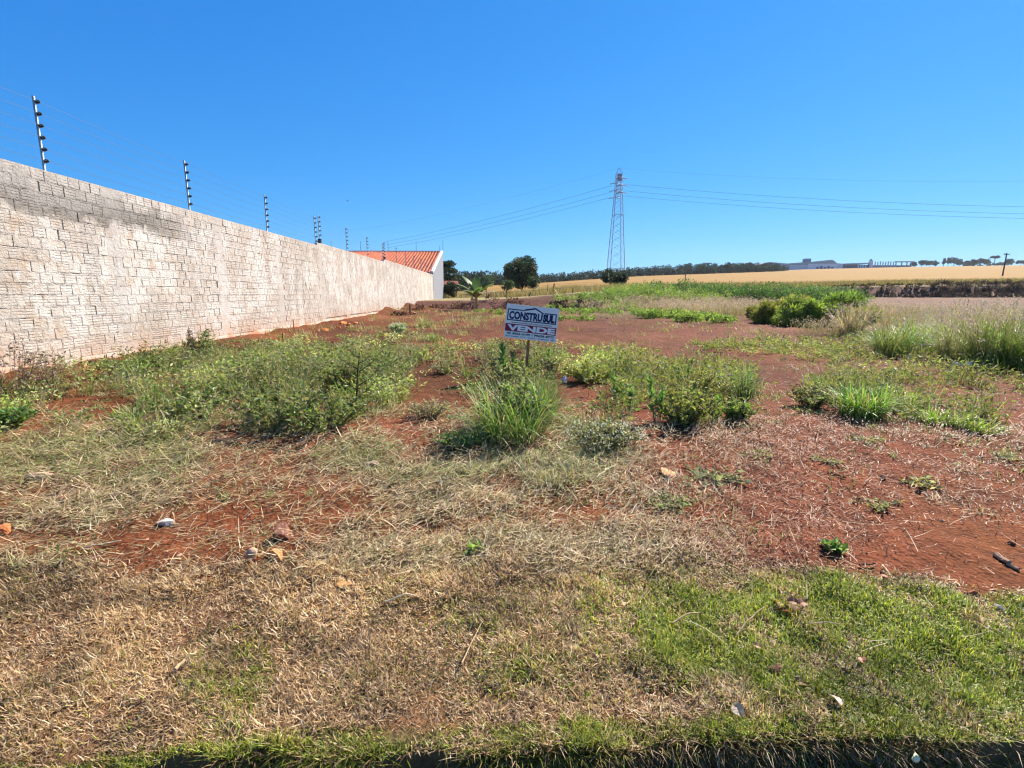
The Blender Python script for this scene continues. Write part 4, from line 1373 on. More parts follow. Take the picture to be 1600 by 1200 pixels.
def sparse_tufts():
    """low mown tufts and creeping leaves over the soil, thinning into the lot"""
    parts = []
    x, y, z, u, v, n = scatter(2.2, 6.5, 55, lambda u, v, n: np.clip((fbm(u * .01, v * .03, 51, 2) > .5) * sstep(950, 850, v) * (0.2 + 0.8 * n) * (1 - 0.6 * z_red(u, v)), 0, 1))
    K = len(x); M = 26
    k = np.repeat(np.arange(K), M); N = len(k)
    r = 0.05 * (0.5 + 1.3 * RNG.random(K))
    px = x[k] + RNG.normal(0, 1, N) * r[k]; py = y[k] + RNG.normal(0, 1, N) * r[k]
    base = np.stack([px, py, H(px, py)], 1)
    tint = pick([(0.21, 0.26, 0.07), (0.32, 0.32, 0.12), (0.16, 0.21, 0.06), (0.40, 0.36, 0.19)], K)
    parts.append(ribbons(base, RNG.random(N) * 6.283, (0.02 + 0.05 * RNG.random(N)), RNG.uniform(0.2, 1.4, N), RNG.normal(0.4, 0.3, N), 0.006, tint[k] * np.exp(RNG.normal(0, .25, (N, 1))), 2))
    x, y, z, u, v, n = scatter(6.0, 36, 5.0, lambda u, v, n: np.clip(0.03 + 1.6 * (fbm(u * .012, v * .05, 52, 3) - .45) * sstep(470, 490, v) + 0.8 * z_weed(u, v, n) + 0.8 * sstep(1180, 1330, u) * sstep(480, 500, v) * (n - 0.3), 0, 1) * (1 - 0.9 * blob(u, v, 950, 530, 260, 22)))
    K = len(x); M = 22
    k = np.repeat(np.arange(K), M); N = len(k)
    r = 0.10 * (0.5 + 1.2 * RNG.random(K)) * np.clip(y / 14, 0.7, 1.6)
    px = x[k] + RNG.normal(0, 1, N) * r[k]; py = y[k] + RNG.normal(0, 1, N) * r[k]
    base = np.stack([px, py, H(px, py)], 1)
    tint = pick([(0.29, 0.29, 0.08), (0.38, 0.32, 0.13), (0.19, 0.24, 0.06), (0.46, 0.36, 0.18)], K)
    parts.append(ribbons(base, RNG.random(N) * 6.283, (0.07 + 0.16 * RNG.random(N)), np.abs(RNG.normal(0.5, 0.3, N)), RNG.normal(0.5, 0.3, N), 0.007 * np.clip(y[k] / 10, 0.8, 2), tint[k] * np.exp(RNG.normal(0, .25, (N, 1))), 2))
    V, fs, C = merge(parts)
    o = link('low_tufts', mesh_np('low_tufts', V, fs, M_GRASS, C))
    tag(o, 'low scattered tufts of mown grass over bare red soil', 'grass', kind='stuff')


def weed_carpet():
    """knee high mixed weeds: leafy shoots packed in drifts"""
    parts = []
    x, y, z, u, v, n = scatter(3.7, 16, 38, lambda u, v, n: np.clip(z_weed(u, v, n) * interp(v, [(520, .25), (560, .8), (600, 1), (800, 1)]), 0, 1))
    K = len(x); M = 46
    patch = fbm(x * 1.1, y * 1.1, 57, 3); patch2 = fbm(x * 2.3 + 9, y * 2.3, 58, 3)
    hgt = (0.06 + 0.26 * RNG.random(K)) * (0.35 + 1.3 * patch2) * (0.6 + 0.8 * z_weed(u, v, n)) * interp(v, [(500, .8), (640, 1.0), (690, 0.6)])
    pal = pick([(0.15, 0.20, 0.05), (0.12, 0.165, 0.045), (0.22, 0.245, 0.065), (0.18, 0.205, 0.075), (0.26, 0.25, 0.10)], K)
    pal = pal * 1.15 * np.exp(3.2 * (patch - 0.5))[:, None]
    gry = np.clip(3 * (patch2 - 0.52), 0, 0.7)[:, None]
    pal = pal * (1 - gry) + np.array([0.30, 0.29, 0.16]) * gry
    warm = sstep(850, 1000, u)[:, None] * 0.6
    pal = pal * (1 - warm) + np.array([0.25, 0.265, 0.055]) * warm
    k = np.repeat(np.arange(K), M); N = len(k)
    t = RNG.random(N) ** 0.7
    a = RNG.random(N) * 6.283
    sp = (0.04 + 0.10 * RNG.random(N)) * (0.4 + t)
    p = np.stack([x[k] + np.cos(a) * sp, y[k] + np.sin(a) * sp, z[k] + 0.015 + t * hgt[k]], 1)
    d = np.stack([np.cos(a), np.sin(a), RNG.uniform(-0.3, 1.1, N)], 1) + RNG.normal(0, .35, (N, 3))
    ls = (0.022 + 0.040 * RNG.random(N)) * interp(y[k], [(3, .9), (8, 1.25), (16, 1.8)])
    col = pal[k] * np.exp(RNG.normal(0, 0.25, (N, 1))) * (1 + RNG.normal(0, 0.07, (N, 3)))
    dry = RNG.random(N) < 0.12
    col[dry] = np.array([0.34, 0.27, 0.16]) * np.exp(RNG.normal(0, .2, (int(dry.sum()), 1)))
    parts.append(leaves(p, d, ls, ls * 0.38, np.clip(col, .01, .8)))
    # stalks and thin grass through it
    k = np.repeat(np.arange(K), 9); N = len(k)
    px = x[k] + RNG.normal(0, .05, N); py = y[k] + RNG.normal(0, .05, N)
    base = np.stack([px, py, H(px, py)], 1)
    col = pick([(0.14, 0.17, 0.06), (0.24, 0.22, 0.11), (0.10, 0.12, 0.05), (0.36, 0.30, 0.19)], N)
    parts.append(ribbons(base, RNG.random(N) * 6.283, hgt[k] * (0.7 + 0.8 * RNG.random(N)), np.abs(RNG.normal(0.25, 0.25, N)), RNG.normal(0.3, 0.4, N), 0.005, col * 1.3, 3))
    # grass shoots standing through the weeds
    ks = RNG.choice(K, int(K * 0.22), replace=False); k = np.repeat(ks, 26); N = len(k)
    px = x[k] + RNG.normal(0, .05, N); py = y[k] + RNG.normal(0, .05, N)
    col = pick([(0.18, 0.27, 0.05), (0.26, 0.33, 0.08), (0.36, 0.34, 0.14)], K)[k] * np.exp(RNG.normal(0, .2, (N, 1)))
    parts.append(ribbons(np.stack([px, py, H(px, py)], 1), RNG.random(N) * 6.283, (0.14 + 0.2 * RNG.random(N)), np.abs(RNG.normal(0.3, 0.25, N)), RNG.normal(0.8, 0.4, N), 0.0075, col, 3))
    V, fs, C = merge(parts)
    o = link('weeds', mesh_np('weeds', V, fs, M_LEAF, C))
    tag(o, 'tangled green weeds spreading between the sign and the wall and beyond', 'weeds', kind='stuff')


def soil_clods():
    parts = []
    for y0, y1, rho, sz in ((1.6, 4.5, 60, 0.007), (4.5, 12, 26, 0.010), (12, 38, 4.5, 0.020)):
        x, y, z, u, v, n = scatter(y0, y1, rho, lambda u, v, n: np.clip(2.2 * (fbm(u * .013, v * .03, 66, 3) - .36), 0.02, 1) * (v < 940))
        N = len(x)
        s = sz * np.exp(RNG.normal(0, .5, N))
        oc = np.array([(1, 0, 0), (-1, 0, 0), (0, 1, 0), (0, -1, 0), (0, 0, .35), (0, 0, -.5)], float)
        V = oc[None] * s[:, None, None] * (1 + RNG.normal(0, .25, (N, 6, 3))) + RNG.normal(0, .25, (N, 6, 3)) * s[:, None, None] + np.stack([x, y, z + s * .1], 1)[:, None, :]
        T = np.array([(0, 2, 4), (2, 1, 4), (1, 3, 4), (3, 0, 4), (2, 0, 5), (1, 2, 5), (3, 1, 5), (0, 3, 5)])
        T = ((np.arange(N) * 6)[:, None, None] + T[None]).reshape(-1, 3)
        col = pick([(0.20, 0.07, 0.04), (0.24, 0.09, 0.05), (0.16, 0.055, 0.03), (0.34, 0.2, 0.13)], N)
        parts.append((V.reshape(-1, 3), [T], np.repeat(col, 6, axis=0)))
    V, fs, C = merge(parts)
    tag(link('soil_clods', mesh_np('soil_clods', V, fs, M_STONE, C)), 'small red clods and crumbs strewn over the bare soil', 'clods', kind='stuff')


lawn(); litter(); sparse_tufts(); weed_carpet(); soil_clods()

# ------------------------------------------------------------------ single plants
def herb(name, label, u, v, h, wid, nst, lps, leaf, col, seed, cat='weed', group=None, leafw=0.45, stemcol=(0.10, 0.09, 0.05), dry=0.05, flowers=0, flowcol=(0.6, 0.58, 0.52), D=None, mat=None, updir=0.5):
    rng = np.random.default_rng(seed)
    b = gp(u, v) if D is None else drop(*at(u, v, D)[:2])
    r = thing(name, label, cat, b, 0, group)
    mb = MB(); P, Dd = [], []; F_ = []
    for i in range(nst):
        a = rng.random() * 6.283; q = math.sqrt(rng.random()) * wid / 2
        L = h * (0.55 + 0.45 * rng.random())
        end = np.array([math.cos(a) * q, math.sin(a) * q, L * (1 - 0.35 * (q / (wid / 2 + 1e-6)) ** 2)])
        st = np.array([math.cos(a) * q * .25, math.sin(a) * q * .25, -0.01])
        mid = (st + end) / 2 + np.array([math.cos(a), math.sin(a), 0]) * q * -0.12 + rng.normal(0, h * .03, 3)
        ts = np.linspace(0, 1, 6)[:, None]
        pts = (1 - ts) ** 2 * st + 2 * ts * (1 - ts) * mid + ts ** 2 * end
        mb.tube(pts, np.linspace(0.0035, 0.0015, 6) * (0.6 if name == 'dry_twigs' else max(1, min(1.3, h / .4))), 4, np.array(stemcol) * (0.8 + .4 * rng.random()), cap=False)
        t = 0.12 + 0.88 * rng.random(lps) ** 0.8
        tt = t[:, None]
        pp = (1 - tt) ** 2 * st + 2 * tt * (1 - tt) * mid + tt ** 2 * end
        aa = rng.random(lps) * 6.283
        dd = np.stack([np.cos(aa), np.sin(aa), rng.normal(updir, 0.45, lps)], 1)
        P.append(pp); Dd.append(dd)
        F_.append(end)
    mb.build('stems', M_BARK, r)
    P = np.concatenate(P); Dd = np.concatenate(Dd); N = len(P)
    c = vary(np.asarray(col) * np.array([1.75, 1.6, 1.4]), N, 0.3, 0.09, rng); leaf = leaf * 1.25
    dm = rng.random(N) < dry
    c[dm] = vary((0.34, 0.26, 0.15), int(dm.sum()), 0.2, 0.05, rng)
    s = leaf * (0.55 + 0.8 * rng.random(N))
    V, fs, C = leaves(P, Dd, s, s * leafw, c, 0.2, rng)
    link('leaves', mesh_np('leaves', V, fs, mat or M_LEAF, C), r)
    if flowers:
        F_ = np.array(F_)
        k = rng.integers(len(F_), size=flowers)
        p = F_[k] + rng.normal(0, 0.018, (flowers, 3))
        V, fs, C = leaves(p, rng.normal(size=(flowers, 3)), 0.014, 0.012, vary(flowcol, flowers, .15, .04, rng), 0.3, rng)
        link('seed_heads', mesh_np('seed_heads', V, fs, M_LEAF, C), r)
    return r


def tussock(name, label, u, v, h, wid, n, bw, col, seed, cat='grass clump', group=None, heads=0, headcol=(0.62, 0.46, 0.40), D=None, drytip=0.15, arch=1.3, headlen=0.09):
    rng = np.random.default_rng(seed)
    b = gp(u, v) if D is None else drop(*at(u, v, D)[:2])
    r = thing(name, label, cat, b, 0, group)
    a = rng.random(n) * 6.283; q = np.sqrt(rng.random(n)) * wid * 0.36
    base = np.stack([np.cos(a) * q, np.sin(a) * q, np.full(n, -0.01)], 1)
    L = h * (0.55 + 0.75 * rng.random(n))
    c = vary(np.asarray(col) * 1.35, n, 0.28, 0.08, rng)
    dm = rng.random(n) < drytip
    c[dm] = vary((0.40, 0.31, 0.17), int(dm.sum()), .2, .05, rng)
    lean = np.abs(rng.normal(0.12, 0.22, n)) * (0.5 + wid / h * 0.5); bend = np.abs(rng.normal(arch * .7, 0.5, n))
    V, fs, C = ribbons(base, a + rng.normal(0, 1.3, n), L, lean, bend, bw * (0.7 + .6 * rng.random(n)), c * 0.8, 5, np.clip(c * 1.2, 0, .8))
    link('blades', mesh_np('blades', V, fs, M_GRASS, C), r)
    if heads:
        a = rng.random(heads) * 6.283; q = np.sqrt(rng.random(heads)) * wid * .3
        base = np.stack([np.cos(a) * q, np.sin(a) * q, np.zeros(heads)], 1)
        L = h * (0.9 + .45 * rng.random(heads)); lean = np.abs(rng.normal(.2, .2, heads)); bend = rng.normal(.5, .3, heads)
        V, fs, C = ribbons(base, a, L, lean, bend, bw * .45, vary((0.36, 0.30, 0.17), heads, .2, .05, rng), 4, None, False)
        link('stalks', mesh_np('stalks', V, fs, M_STRAW, C), r)
        tip = V.reshape(heads, -1, 3)[:, -1]
        d = tip - V.reshape(heads, -1, 3)[:, -3]; d /= np.linalg.norm(d, axis=1)[:, None]
        m_ = 14; k = np.repeat(np.arange(heads), m_); N = len(k)
        p = tip[k] - d[k] * (rng.random(N) * headlen)[:, None] + rng.normal(0, .008, (N, 3))
        V, fs, C = leaves(p, d[k] + rng.normal(0, .6, (N, 3)), 0.03 * h / .7, 0.011 * h / .7, vary(headcol, N, .18, .05, rng), .2, rng)
        link('seed_heads', mesh_np('seed_heads', V, fs, M_STRAW, C), r)
    return r


def upright(label, u, v, h, seed, col=(0.10, 0.19, 0.05), wid=0.09, group='upright leafy weeds near the sign', D=None):
    rng = np.random.default_rng(seed)
    b = gp(u, v) if D is None else drop(*at(u, v, D)[:2])
    r = thing('upright_weed', label, 'weed', b, 0, group)
    ns = 1 + int(rng.integers(2)); mb = MB(); P, Dd, S = [], [], []
    for i in range(ns):
        bx, by = rng.normal(0, .03, 2); L = h * (1 - .25 * i)
        top = np.array([bx + rng.normal(0, .04), by + rng.normal(0, .04), L])
        mb.tube([(bx, by, -.01), (top * .5 + np.array([bx, by, 0]) * .5), top], [0.006, 0.005, 0.003], 5, (0.12, 0.14, 0.06))
        n = int(110 * L / .4)
        t = rng.random(n) ** .75; a = rng.random(n) * 6.283
        P.append(np.stack([bx + (top[0] - bx) * t, by + (top[1] - by) * t, L * (0.1 + .9 * t)], 1))
        Dd.append(np.stack([np.cos(a), np.sin(a), 0.5 + 0.9 * t], 1) + rng.normal(0, .2, (n, 3))); S.append(wid * (0.6 + .6 * rng.random(n)) * (1.05 - .55 * t))
    mb.build('stem', M_BARK, r)
    P, Dd, S = np.concatenate(P), np.concatenate(Dd), np.concatenate(S)
    V, fs, C = leaves(P, Dd, S, S * .26, vary(np.asarray(col) * 1.4, len(P), .2, .07, rng), .15, rng)
    link('leaves', mesh_np('leaves', V, fs, M_LEAF, C), r)


GW = 'weed bushes between the wall and the sign'
herb('weed_bush', 'dark tangled weed bush in front of the thorny sapling', 505, 672, 0.36, 0.9, 46, 30, 0.036, (0.10, 0.13, 0.045), 301, group=GW)
herb('weed_bush', 'dense green weed bush left of the thorny sapling', 430, 664, 0.40, 0.9, 44, 32, 0.036, (0.11, 0.14, 0.05), 302, group=GW)
herb('weed_bush', 'spreading weed bush beside the bare red soil patch by the wall', 300, 652, 0.34, 0.8, 42, 38, 0.036, (0.11, 0.145, 0.05), 303, group=GW)
herb('weed_bush', 'pale feathery weed bush behind the dense green one', 395, 612, 0.42, 0.9, 40, 40, 0.036, (0.14, 0.155, 0.07), 304, group=GW)
herb('weed_bush', 'yellowish weed bush nearest to the rusty rod', 480, 590, 0.42, 0.9, 40, 40, 0.036, (0.15, 0.165, 0.06), 305, group=GW)
herb('weed_bush', 'leafy bright weed bush at the right end of the weeds, behind the grey dry bush', 612, 592, 0.36, 0.62, 34, 40, 0.04, (0.12, 0.17, 0.05), 306, group=GW)
herb('weed_bush', 'low weed bush against the wall foot, left of the dark stemmed weed', 205, 585, 0.3, 1.0, 34, 36, 0.04, (0.10, 0.14, 0.045), 307, group=GW)
herb('weed_bush', 'deep green low bush at the left picture edge', 8, 672, 0.2, 0.5, 26, 36, 0.04, (0.07, 0.13, 0.035), 308, group=GW)
herb('weed_bush', 'mixed weed bush in the middle of the weeds, behind the sapling', 545, 610, 0.40, 0.8, 40, 40, 0.036, (0.12, 0.145, 0.05), 309, group=GW)
herb('dry_bush', 'grey dry bush with fine twigs left of the sign', 672, 652, 0.22, 0.42, 40, 26, 0.02, (0.24, 0.22, 0.16), 310, dry=0.4, group='grey dry bushes')
herb('dry_bush', 'grey brown dry clump behind, between weeds and bare earth', 695, 585, 0.24, 0.5, 34, 28, 0.024, (0.2, 0.19, 0.12), 311, dry=0.3, group='grey dry bushes')
herb('creeping_weed', 'dark creeping leafy weed in front of the grass clump below the sign', 718, 700, 0.12, 0.36, 30, 26, 0.032, (0.09, 0.13, 0.05), 312, group='creeping weeds')
herb('flowering_bush', 'low bush with pale seed heads in front of the weeds below the sign', 945, 695, 0.17, 0.6, 70, 26, 0.024, (0.11, 0.12, 0.065), 313, flowers=520, dry=0.12)
herb('weed_bush', 'large yellow green weed bush right of the sign', 1065, 664, 0.36, 0.62, 46, 42, 0.034, (0.145, 0.165, 0.05), 314, group='weed bushes right of the sign')
herb('weed_bush', 'yellow green weed bush behind the white crumpled litter', 920, 597, 0.30, 0.8, 38, 40, 0.034, (0.17, 0.19, 0.05), 315, group='weed bushes right of the sign')
herb('weed_bush', 'weed bush between the two right hand upright weeds', 1085, 628, 0.32, 0.7, 36, 40, 0.034, (0.16, 0.17, 0.06), 316, group='weed bushes right of the sign')
herb('weed_bush', 'small end bush of the weeds right of the sign', 1150, 660, 0.24, 0.3, 24, 36, 0.034, (0.12, 0.17, 0.05), 317, group='weed bushes right of the sign')
herb('weed_bush', 'leafy bush growing through the big grass clump by the sign', 808, 668, 0.40, 0.68, 60, 36, 0.038, (0.125, 0.165, 0.05), 330, group='weed bushes right of the sign')
herb('weed_bush', 'leafy bush at the foot of the sign post', 802, 602, 0.42, 0.8, 46, 36, 0.036, (0.125, 0.155, 0.05), 318, group='weed bushes right of the sign')
herb('weed_bush', 'narrow brownish bush behind the sign, right of its post', 862, 590, 0.34, 0.22, 18, 34, 0.034, (0.13, 0.13, 0.07), 319, group='weed bushes right of the sign')
herb('weed_bush', 'thin weed bush left of the bright green grass clump', 1265, 637, 0.26, 0.5, 26, 34, 0.034, (0.14, 0.15, 0.07), 320, group='weed bushes right of the sign')
herb('wall_weed', 'dark stemmed withered weed standing against the wall', 300, 566, 0.62, 0.2, 18, 46, 0.032, (0.10, 0.09, 0.07), 321, dry=0.35, group='weeds against the wall')
herb('wall_weed', 'green weed against the wall beside the withered one', 324, 566, 0.66, 0.34, 16, 40, 0.045, (0.12, 0.16, 0.07), 322, group='weeds against the wall')
herb('dry_twigs', 'bare twiggy dark weed at the foot of the wall by the picture edge', 24, 626, 0.75, 1.0, 46, 24, 0.03, (0.14, 0.11, 0.10), 323, dry=0.3, stemcol=(0.07, 0.05, 0.05), group='weeds against the wall')
herb('dry_twigs', 'smaller bare twiggy weed against the wall, second from the picture edge', 78, 608, 0.62, 0.5, 22, 20, 0.03, (0.13, 0.11, 0.09), 324, dry=0.3, stemcol=(0.07, 0.05, 0.05), group='weeds against the wall')
herb('silver_plant', 'silvery green spiky plant on the red earth near the wall', 622, 523, 0.3, 0.45, 22, 20, 0.13, (0.24, 0.30, 0.22), 325, leafw=0.2, updir=0.9)
herb('seedling', 'small green seedling alone on the soil above the lawn', 1300, 858, 0.05, 0.12, 12, 9, 0.03, (0.12, 0.2, 0.05), 326, leafw=.6, group='seedlings on the soil')
herb('seedling', 'flat grey green rosette in the middle of the straw', 1045, 790, 0.035, 0.36, 26, 10, 0.028, (0.17, 0.2, 0.11), 327, group='seedlings on the soil')
herb('seedling', 'flat grey green creeping patch right of the beige slab', 1120, 748, 0.035, 0.5, 34, 10, 0.026, (0.2, 0.22, 0.14), 328, group='seedlings on the soil')
herb('seedling', 'little green sprout in the dry grass below the red patch', 742, 862, 0.05, 0.1, 10, 9, 0.028, (0.13, 0.2, 0.05), 329, group='seedlings on the soil')
for i, (u, v, lab) in enumerate(((1290, 722, 'flat tuft below the thin weed bush'), (1372, 790, 'flat spread tuft lowest on the right hand soil'), (1360, 690, 'flat tuft below the bright green clump'), (1195, 715, 'flat tuft left of the stick on the soil'),
                                 (1575, 715, 'flat tuft close to the right picture edge'), (1440, 757, 'flat tuft by the round tan clod on the right hand soil'), (1270, 645, 'small flat dark tuft beside the thin weed bush'))):
    herb('flat_tuft', 'grey green ' + lab, u, v, 0.025, 0.24 + 0.06 * (i % 4), 22, 7, 0.026, (0.21, 0.22, 0.12), 340 + i, group='flat tufts on the soil', dry=.2)

tussock('grass_clump', 'big green grass clump in front of the sign post', 795, 682, 0.46, 0.75, 520, 0.0085, (0.125, 0.185, 0.045), 401, arch=1.8, group='grass clumps in the lot')
tussock('grass_clump', 'leafy grass clump right of the big clump by the sign', 848, 655, 0.36, 0.3, 320, 0.008, (0.13, 0.19, 0.045), 402, group='grass clumps in the lot')
tussock('grass_clump', 'pale half dry grass mound fallen in front of the sign', 868, 742, 0.14, 0.6, 700, 0.005, (0.27, 0.27, 0.13), 403, arch=1.9, drytip=.4, group='grass clumps in the lot')
tussock('grass_clump', 'bright green grass clump alone on the right hand soil', 1345, 650, 0.32, 0.5, 480, 0.010, (0.15, 0.26, 0.04), 404, arch=1.5, group='grass clumps in the lot')
tussock('grass_clump', 'yellow green grass clump behind and right of the bright one', 1400, 636, 0.26, 0.6, 360, 0.009, (0.19, 0.24, 0.05), 405, arch=1.5, group='grass clumps in the lot')
tussock('grass_clump', 'low bright grass clump, fourth in the row running right', 1465, 660, 0.18, 0.5, 320, 0.009, (0.18, 0.27, 0.04), 406, arch=1.7, group='grass clumps in the lot')
tussock('grass_clump', 'outermost low grass clump of the row on the right', 1528, 672, 0.14, 0.42, 260, 0.009, (0.2, 0.28, 0.04), 407, arch=1.7, group='grass clumps in the lot')
tussock('grass_clump', 'small green grass clump among weeds, left of the bare red patch', 205, 652, 0.14, 0.4, 200, 0.009, (0.11, 0.19, 0.04), 408, group='grass clumps in the lot')
tussock('grass_clump', 'thin upright grass clump at the end of the weeds right of the sign', 1160, 622, 0.36, 0.3, 240, 0.007, (0.13, 0.18, 0.07), 409, arch=0.8, group='grass clumps in the lot')
tussock('grass_clump', 'green grass clump behind the weeds toward the wall', 655, 560, 0.3, 0.5, 200, 0.008, (0.14, 0.19, 0.05), 410, arch=1.1, heads=24, group='grass clumps in the lot')
tussock('grass_clump', 'round grass clump on the scraped red earth beyond the weeds', 664, 511, 0.4, 0.7, 200, 0.012, (0.2, 0.21, 0.08), 411, group='grass clumps in the lot')
tussock('grass_clump', 'wide low grass clump in the middle of the scraped earth', 672, 532, 0.22, 1.0, 220, 0.010, (0.19, 0.22, 0.07), 412, group='grass clumps in the lot')

upright('bright upright weed just left of the sign post', 786, 594, 0.46, 501, (0.14, 0.24, 0.06), 0.12)
upright('shorter upright weed between the sign post and its left neighbour', 806, 594, 0.36, 502, (0.14, 0.22, 0.06), 0.12)
upright('upright weed behind the right corner of the sign', 864, 582, 0.34, 503, (0.13, 0.2, 0.06), 0.11)
upright('upright weed among yellow green weeds, first one right of the sign', 966, 632, 0.32, 504, (0.11, 0.2, 0.06))
upright('tallest bright upright weed right of the sign', 1030, 662, 0.42, 505, (0.13, 0.22, 0.06))
upright('short upright weed between the first and the tallest right of the sign', 990, 648, 0.26, 506)
upright('upright weed standing behind, toward the bare earth on the right', 1062, 606, 0.34, 507, (0.13, 0.2, 0.06))
upright('upright weed at the right end of the weeds', 1128, 662, 0.22, 508, (0.15, 0.24, 0.05))

# thorny sapling
b = gp(556, 652); r = thing('thorny_sapling', 'thin dark thorny sapling standing in the weeds', 'sapling', b)
rng = np.random.default_rng(61); mb = MB(); dk = (0.035, 0.028, 0.024)
mb.tube([(0, 0, -.02), (.02, 0, .22), (.035, .01, .42), (.06, .02, .60)], [.009, .008, .006, .003], 6, dk)
tw = []
for z, a, L in ((.30, .2, .2), (.36, 2.8, .18), (.42, .6, .26), (.45, 3.4, .16), (.5, .1, .16), (.55, 2.6, .14), (.25, 3.0, .16), (.2, .5, .2)):
    p0 = np.array([.02 + .04 * z / .6, 0, z]); p1 = p0 + np.array([math.cos(a) * L, rng.normal(0, .06), L * .75]); tw.append((p0, p1))
    mb.tube([p0, (p0 + p1) / 2 + np.array([0, 0, -.02]), p1], [.004, .003, .0015], 5, dk)
mb.build('stem', M_BARK, r)
P = np.concatenate([p0 + (p1 - p0) * rng.random((26, 1)) for p0, p1 in tw])
V, fs, C = leaves(P, rng.normal(0, 1, P.shape), .022, .009, vary((.14, .16, .06), len(P), .2, .06, rng), .2, rng); link('leaves', mesh_np('leaves', V, fs, M_LEAF, C), r)

# right hand grasses
for i, (u, v, h, w, col, lab) in enumerate(((1205, 505, 0.85, 1.3, (0.23, 0.27, 0.07), 'yellowish bush nearest the pink grass strip'), (1238, 509, 0.95, 1.5, (0.17, 0.25, 0.06), 'deep green bush in the middle of the bushy group'), (1272, 509, 1.0, 1.5, (0.19, 0.29, 0.06), 'bright green bush in the bushy group, third from the strip'),
                                            (1308, 503, 1.25, 1.5, (0.16, 0.26, 0.06), 'tallest leafy bush at the end of the bushy group'), (1240, 497, 1.15, 2.2, (0.25, 0.27, 0.09), 'pale leafy bush at the back of the bushy group'), (1192, 500, 0.6, 1.6, (0.25, 0.26, 0.09), 'low sprawling bush where the bushy group meets the pink grass'), (1335, 508, 0.7, 1.4, (0.24, 0.26, 0.08), 'low yellowish bush between bushy group and dry pink clump'))):
    tree('leafy_bush', lab, u, v, gp(u, v)[1], h, w * 1.3, .12, 4600, 0.19, np.array(col) * np.array([1.2, 1.05, 0.9]), 120 + i, cat='bush', bottom=-0.15, nclump=30, lw=0.2, group='bushy green group on the right', mat=M_LEAF)
GR = 'tall grass clumps on the right'
for i, (u, v, h, w, n, col, hd, lab) in enumerate((
        (1328, 524, 0.75, 0.9, 240, (0.34, 0.26, 0.16), 130, 'dry pinkish grass clump right of the bushy green group'), (1395, 556, 0.72, 0.8, 420, (0.13, 0.19, 0.05), 14, 'dark based green grass clump left of the pale plumed grass'),
        (1432, 548, 0.75, 0.9, 380, (0.18, 0.26, 0.05), 16, 'bright yellow green grass clump behind the white litter'), (1500, 562, 0.8, 0.9, 420, (0.25, 0.25, 0.10), 150, 'pale plumed grass clump drooping over the white litter'),
        (1545, 570, 0.85, 0.9, 480, (0.17, 0.22, 0.06), 130, 'pale plumed grass clump, second from the picture edge'), (1594, 574, 0.85, 0.9, 480, (0.17, 0.24, 0.05), 90, 'plumed green grass clump cut by the right picture edge'),
        (1640, 566, 0.66, 1.0, 380, (0.17, 0.24, 0.05), 60, None), (1570, 538, 0.8, 1.2, 420, (0.2, 0.28, 0.05), 30, 'bright green grass clump behind the plumed ones'), (1480, 533, 0.5, 1.2, 380, (0.19, 0.24, 0.07), 60, 'mixed grass clump behind the drooping pale plumes'))):
    if lab is None: continue
    tussock('tall_grass', lab, u, v, h, w, n, 0.010 if v > 530 else 0.018, col, 420 + i, group=GR, heads=hd, arch=1.5, headlen=.14, headcol=(0.60, 0.47, 0.42))

# strips of pinkish seeding grass
def seeding_strip():
    rng = np.random.default_rng(71); parts = []
    areas = [(1110, 487, 90, 11, 3600, 0.6), (1030, 478, 60, 7, 1000, .55), (1350, 497, 60, 10, 700, .6), (1420, 500, 70, 10, 1000, .6), (1530, 508, 90, 10, 1500, .6), (1180, 480, 70, 8, 1000, .6), (1290, 520, 50, 5, 300, .4), (1470, 520, 60, 8, 500, .5), (960, 483, 60, 6, 500, .4), (1600, 520, 40, 12, 600, .6)]
    for (cu, cv, ru, rv, n, h) in areas:
        pts = []
        for _ in range(max(16, n // 16)):
            a = rng.random() * 6.283; q = math.sqrt(rng.random())
            pts.append(gp(cu + math.cos(a) * q * ru, cv + math.sin(a) * q * rv))
        pts = np.array(pts); k = rng.integers(len(pts), size=n)
        base = pts[k] + np.stack([rng.normal(0, .35, n), rng.normal(0, .5, n), np.zeros(n)], 1)
        base[:, 2] = H(base[:, 0], base[:, 1]); dist = base[:, 1]
        yaw = rng.random(n) * 6.283; L = h * (.5 + .7 * rng.random(n))
        col = pick([(0.46, 0.36, 0.18), (0.34, 0.33, 0.10), (0.26, 0.30, 0.08), (0.52, 0.38, 0.22)], n, rng)
        V, fs, C = ribbons(base, yaw, L, np.abs(rng.normal(.15, .2, n)), rng.normal(.5, .3, n), .006 * np.clip(dist / 12, 1, 2.4), col, 3, None, False)
        parts.append((V, fs, C))
        tip = V.reshape(n, -1, 3)[:, -1]
        sel = np.repeat(np.nonzero(rng.random(n) < .6)[0], 5); N = len(sel)
        p = tip[sel] + rng.normal(0, .035, (N, 3)); s = .055 * np.clip(dist[sel] / 18, .8, 1.8)
        parts.append(leaves(p, rng.normal(0, 1, (N, 3)) + np.array([0, 0, .8]), s, s * .3, vary((0.62, 0.45, 0.36), N, .2, .05, rng), .2, rng))
    V, fs, C = merge(parts)
    tag(link('seeding_grass', mesh_np('seeding_grass', V, fs, M_STRAW, C)), 'pinkish seeding grass in loose strips between the mounds and the tall clumps', 'grass', kind='stuff')


seeding_strip()

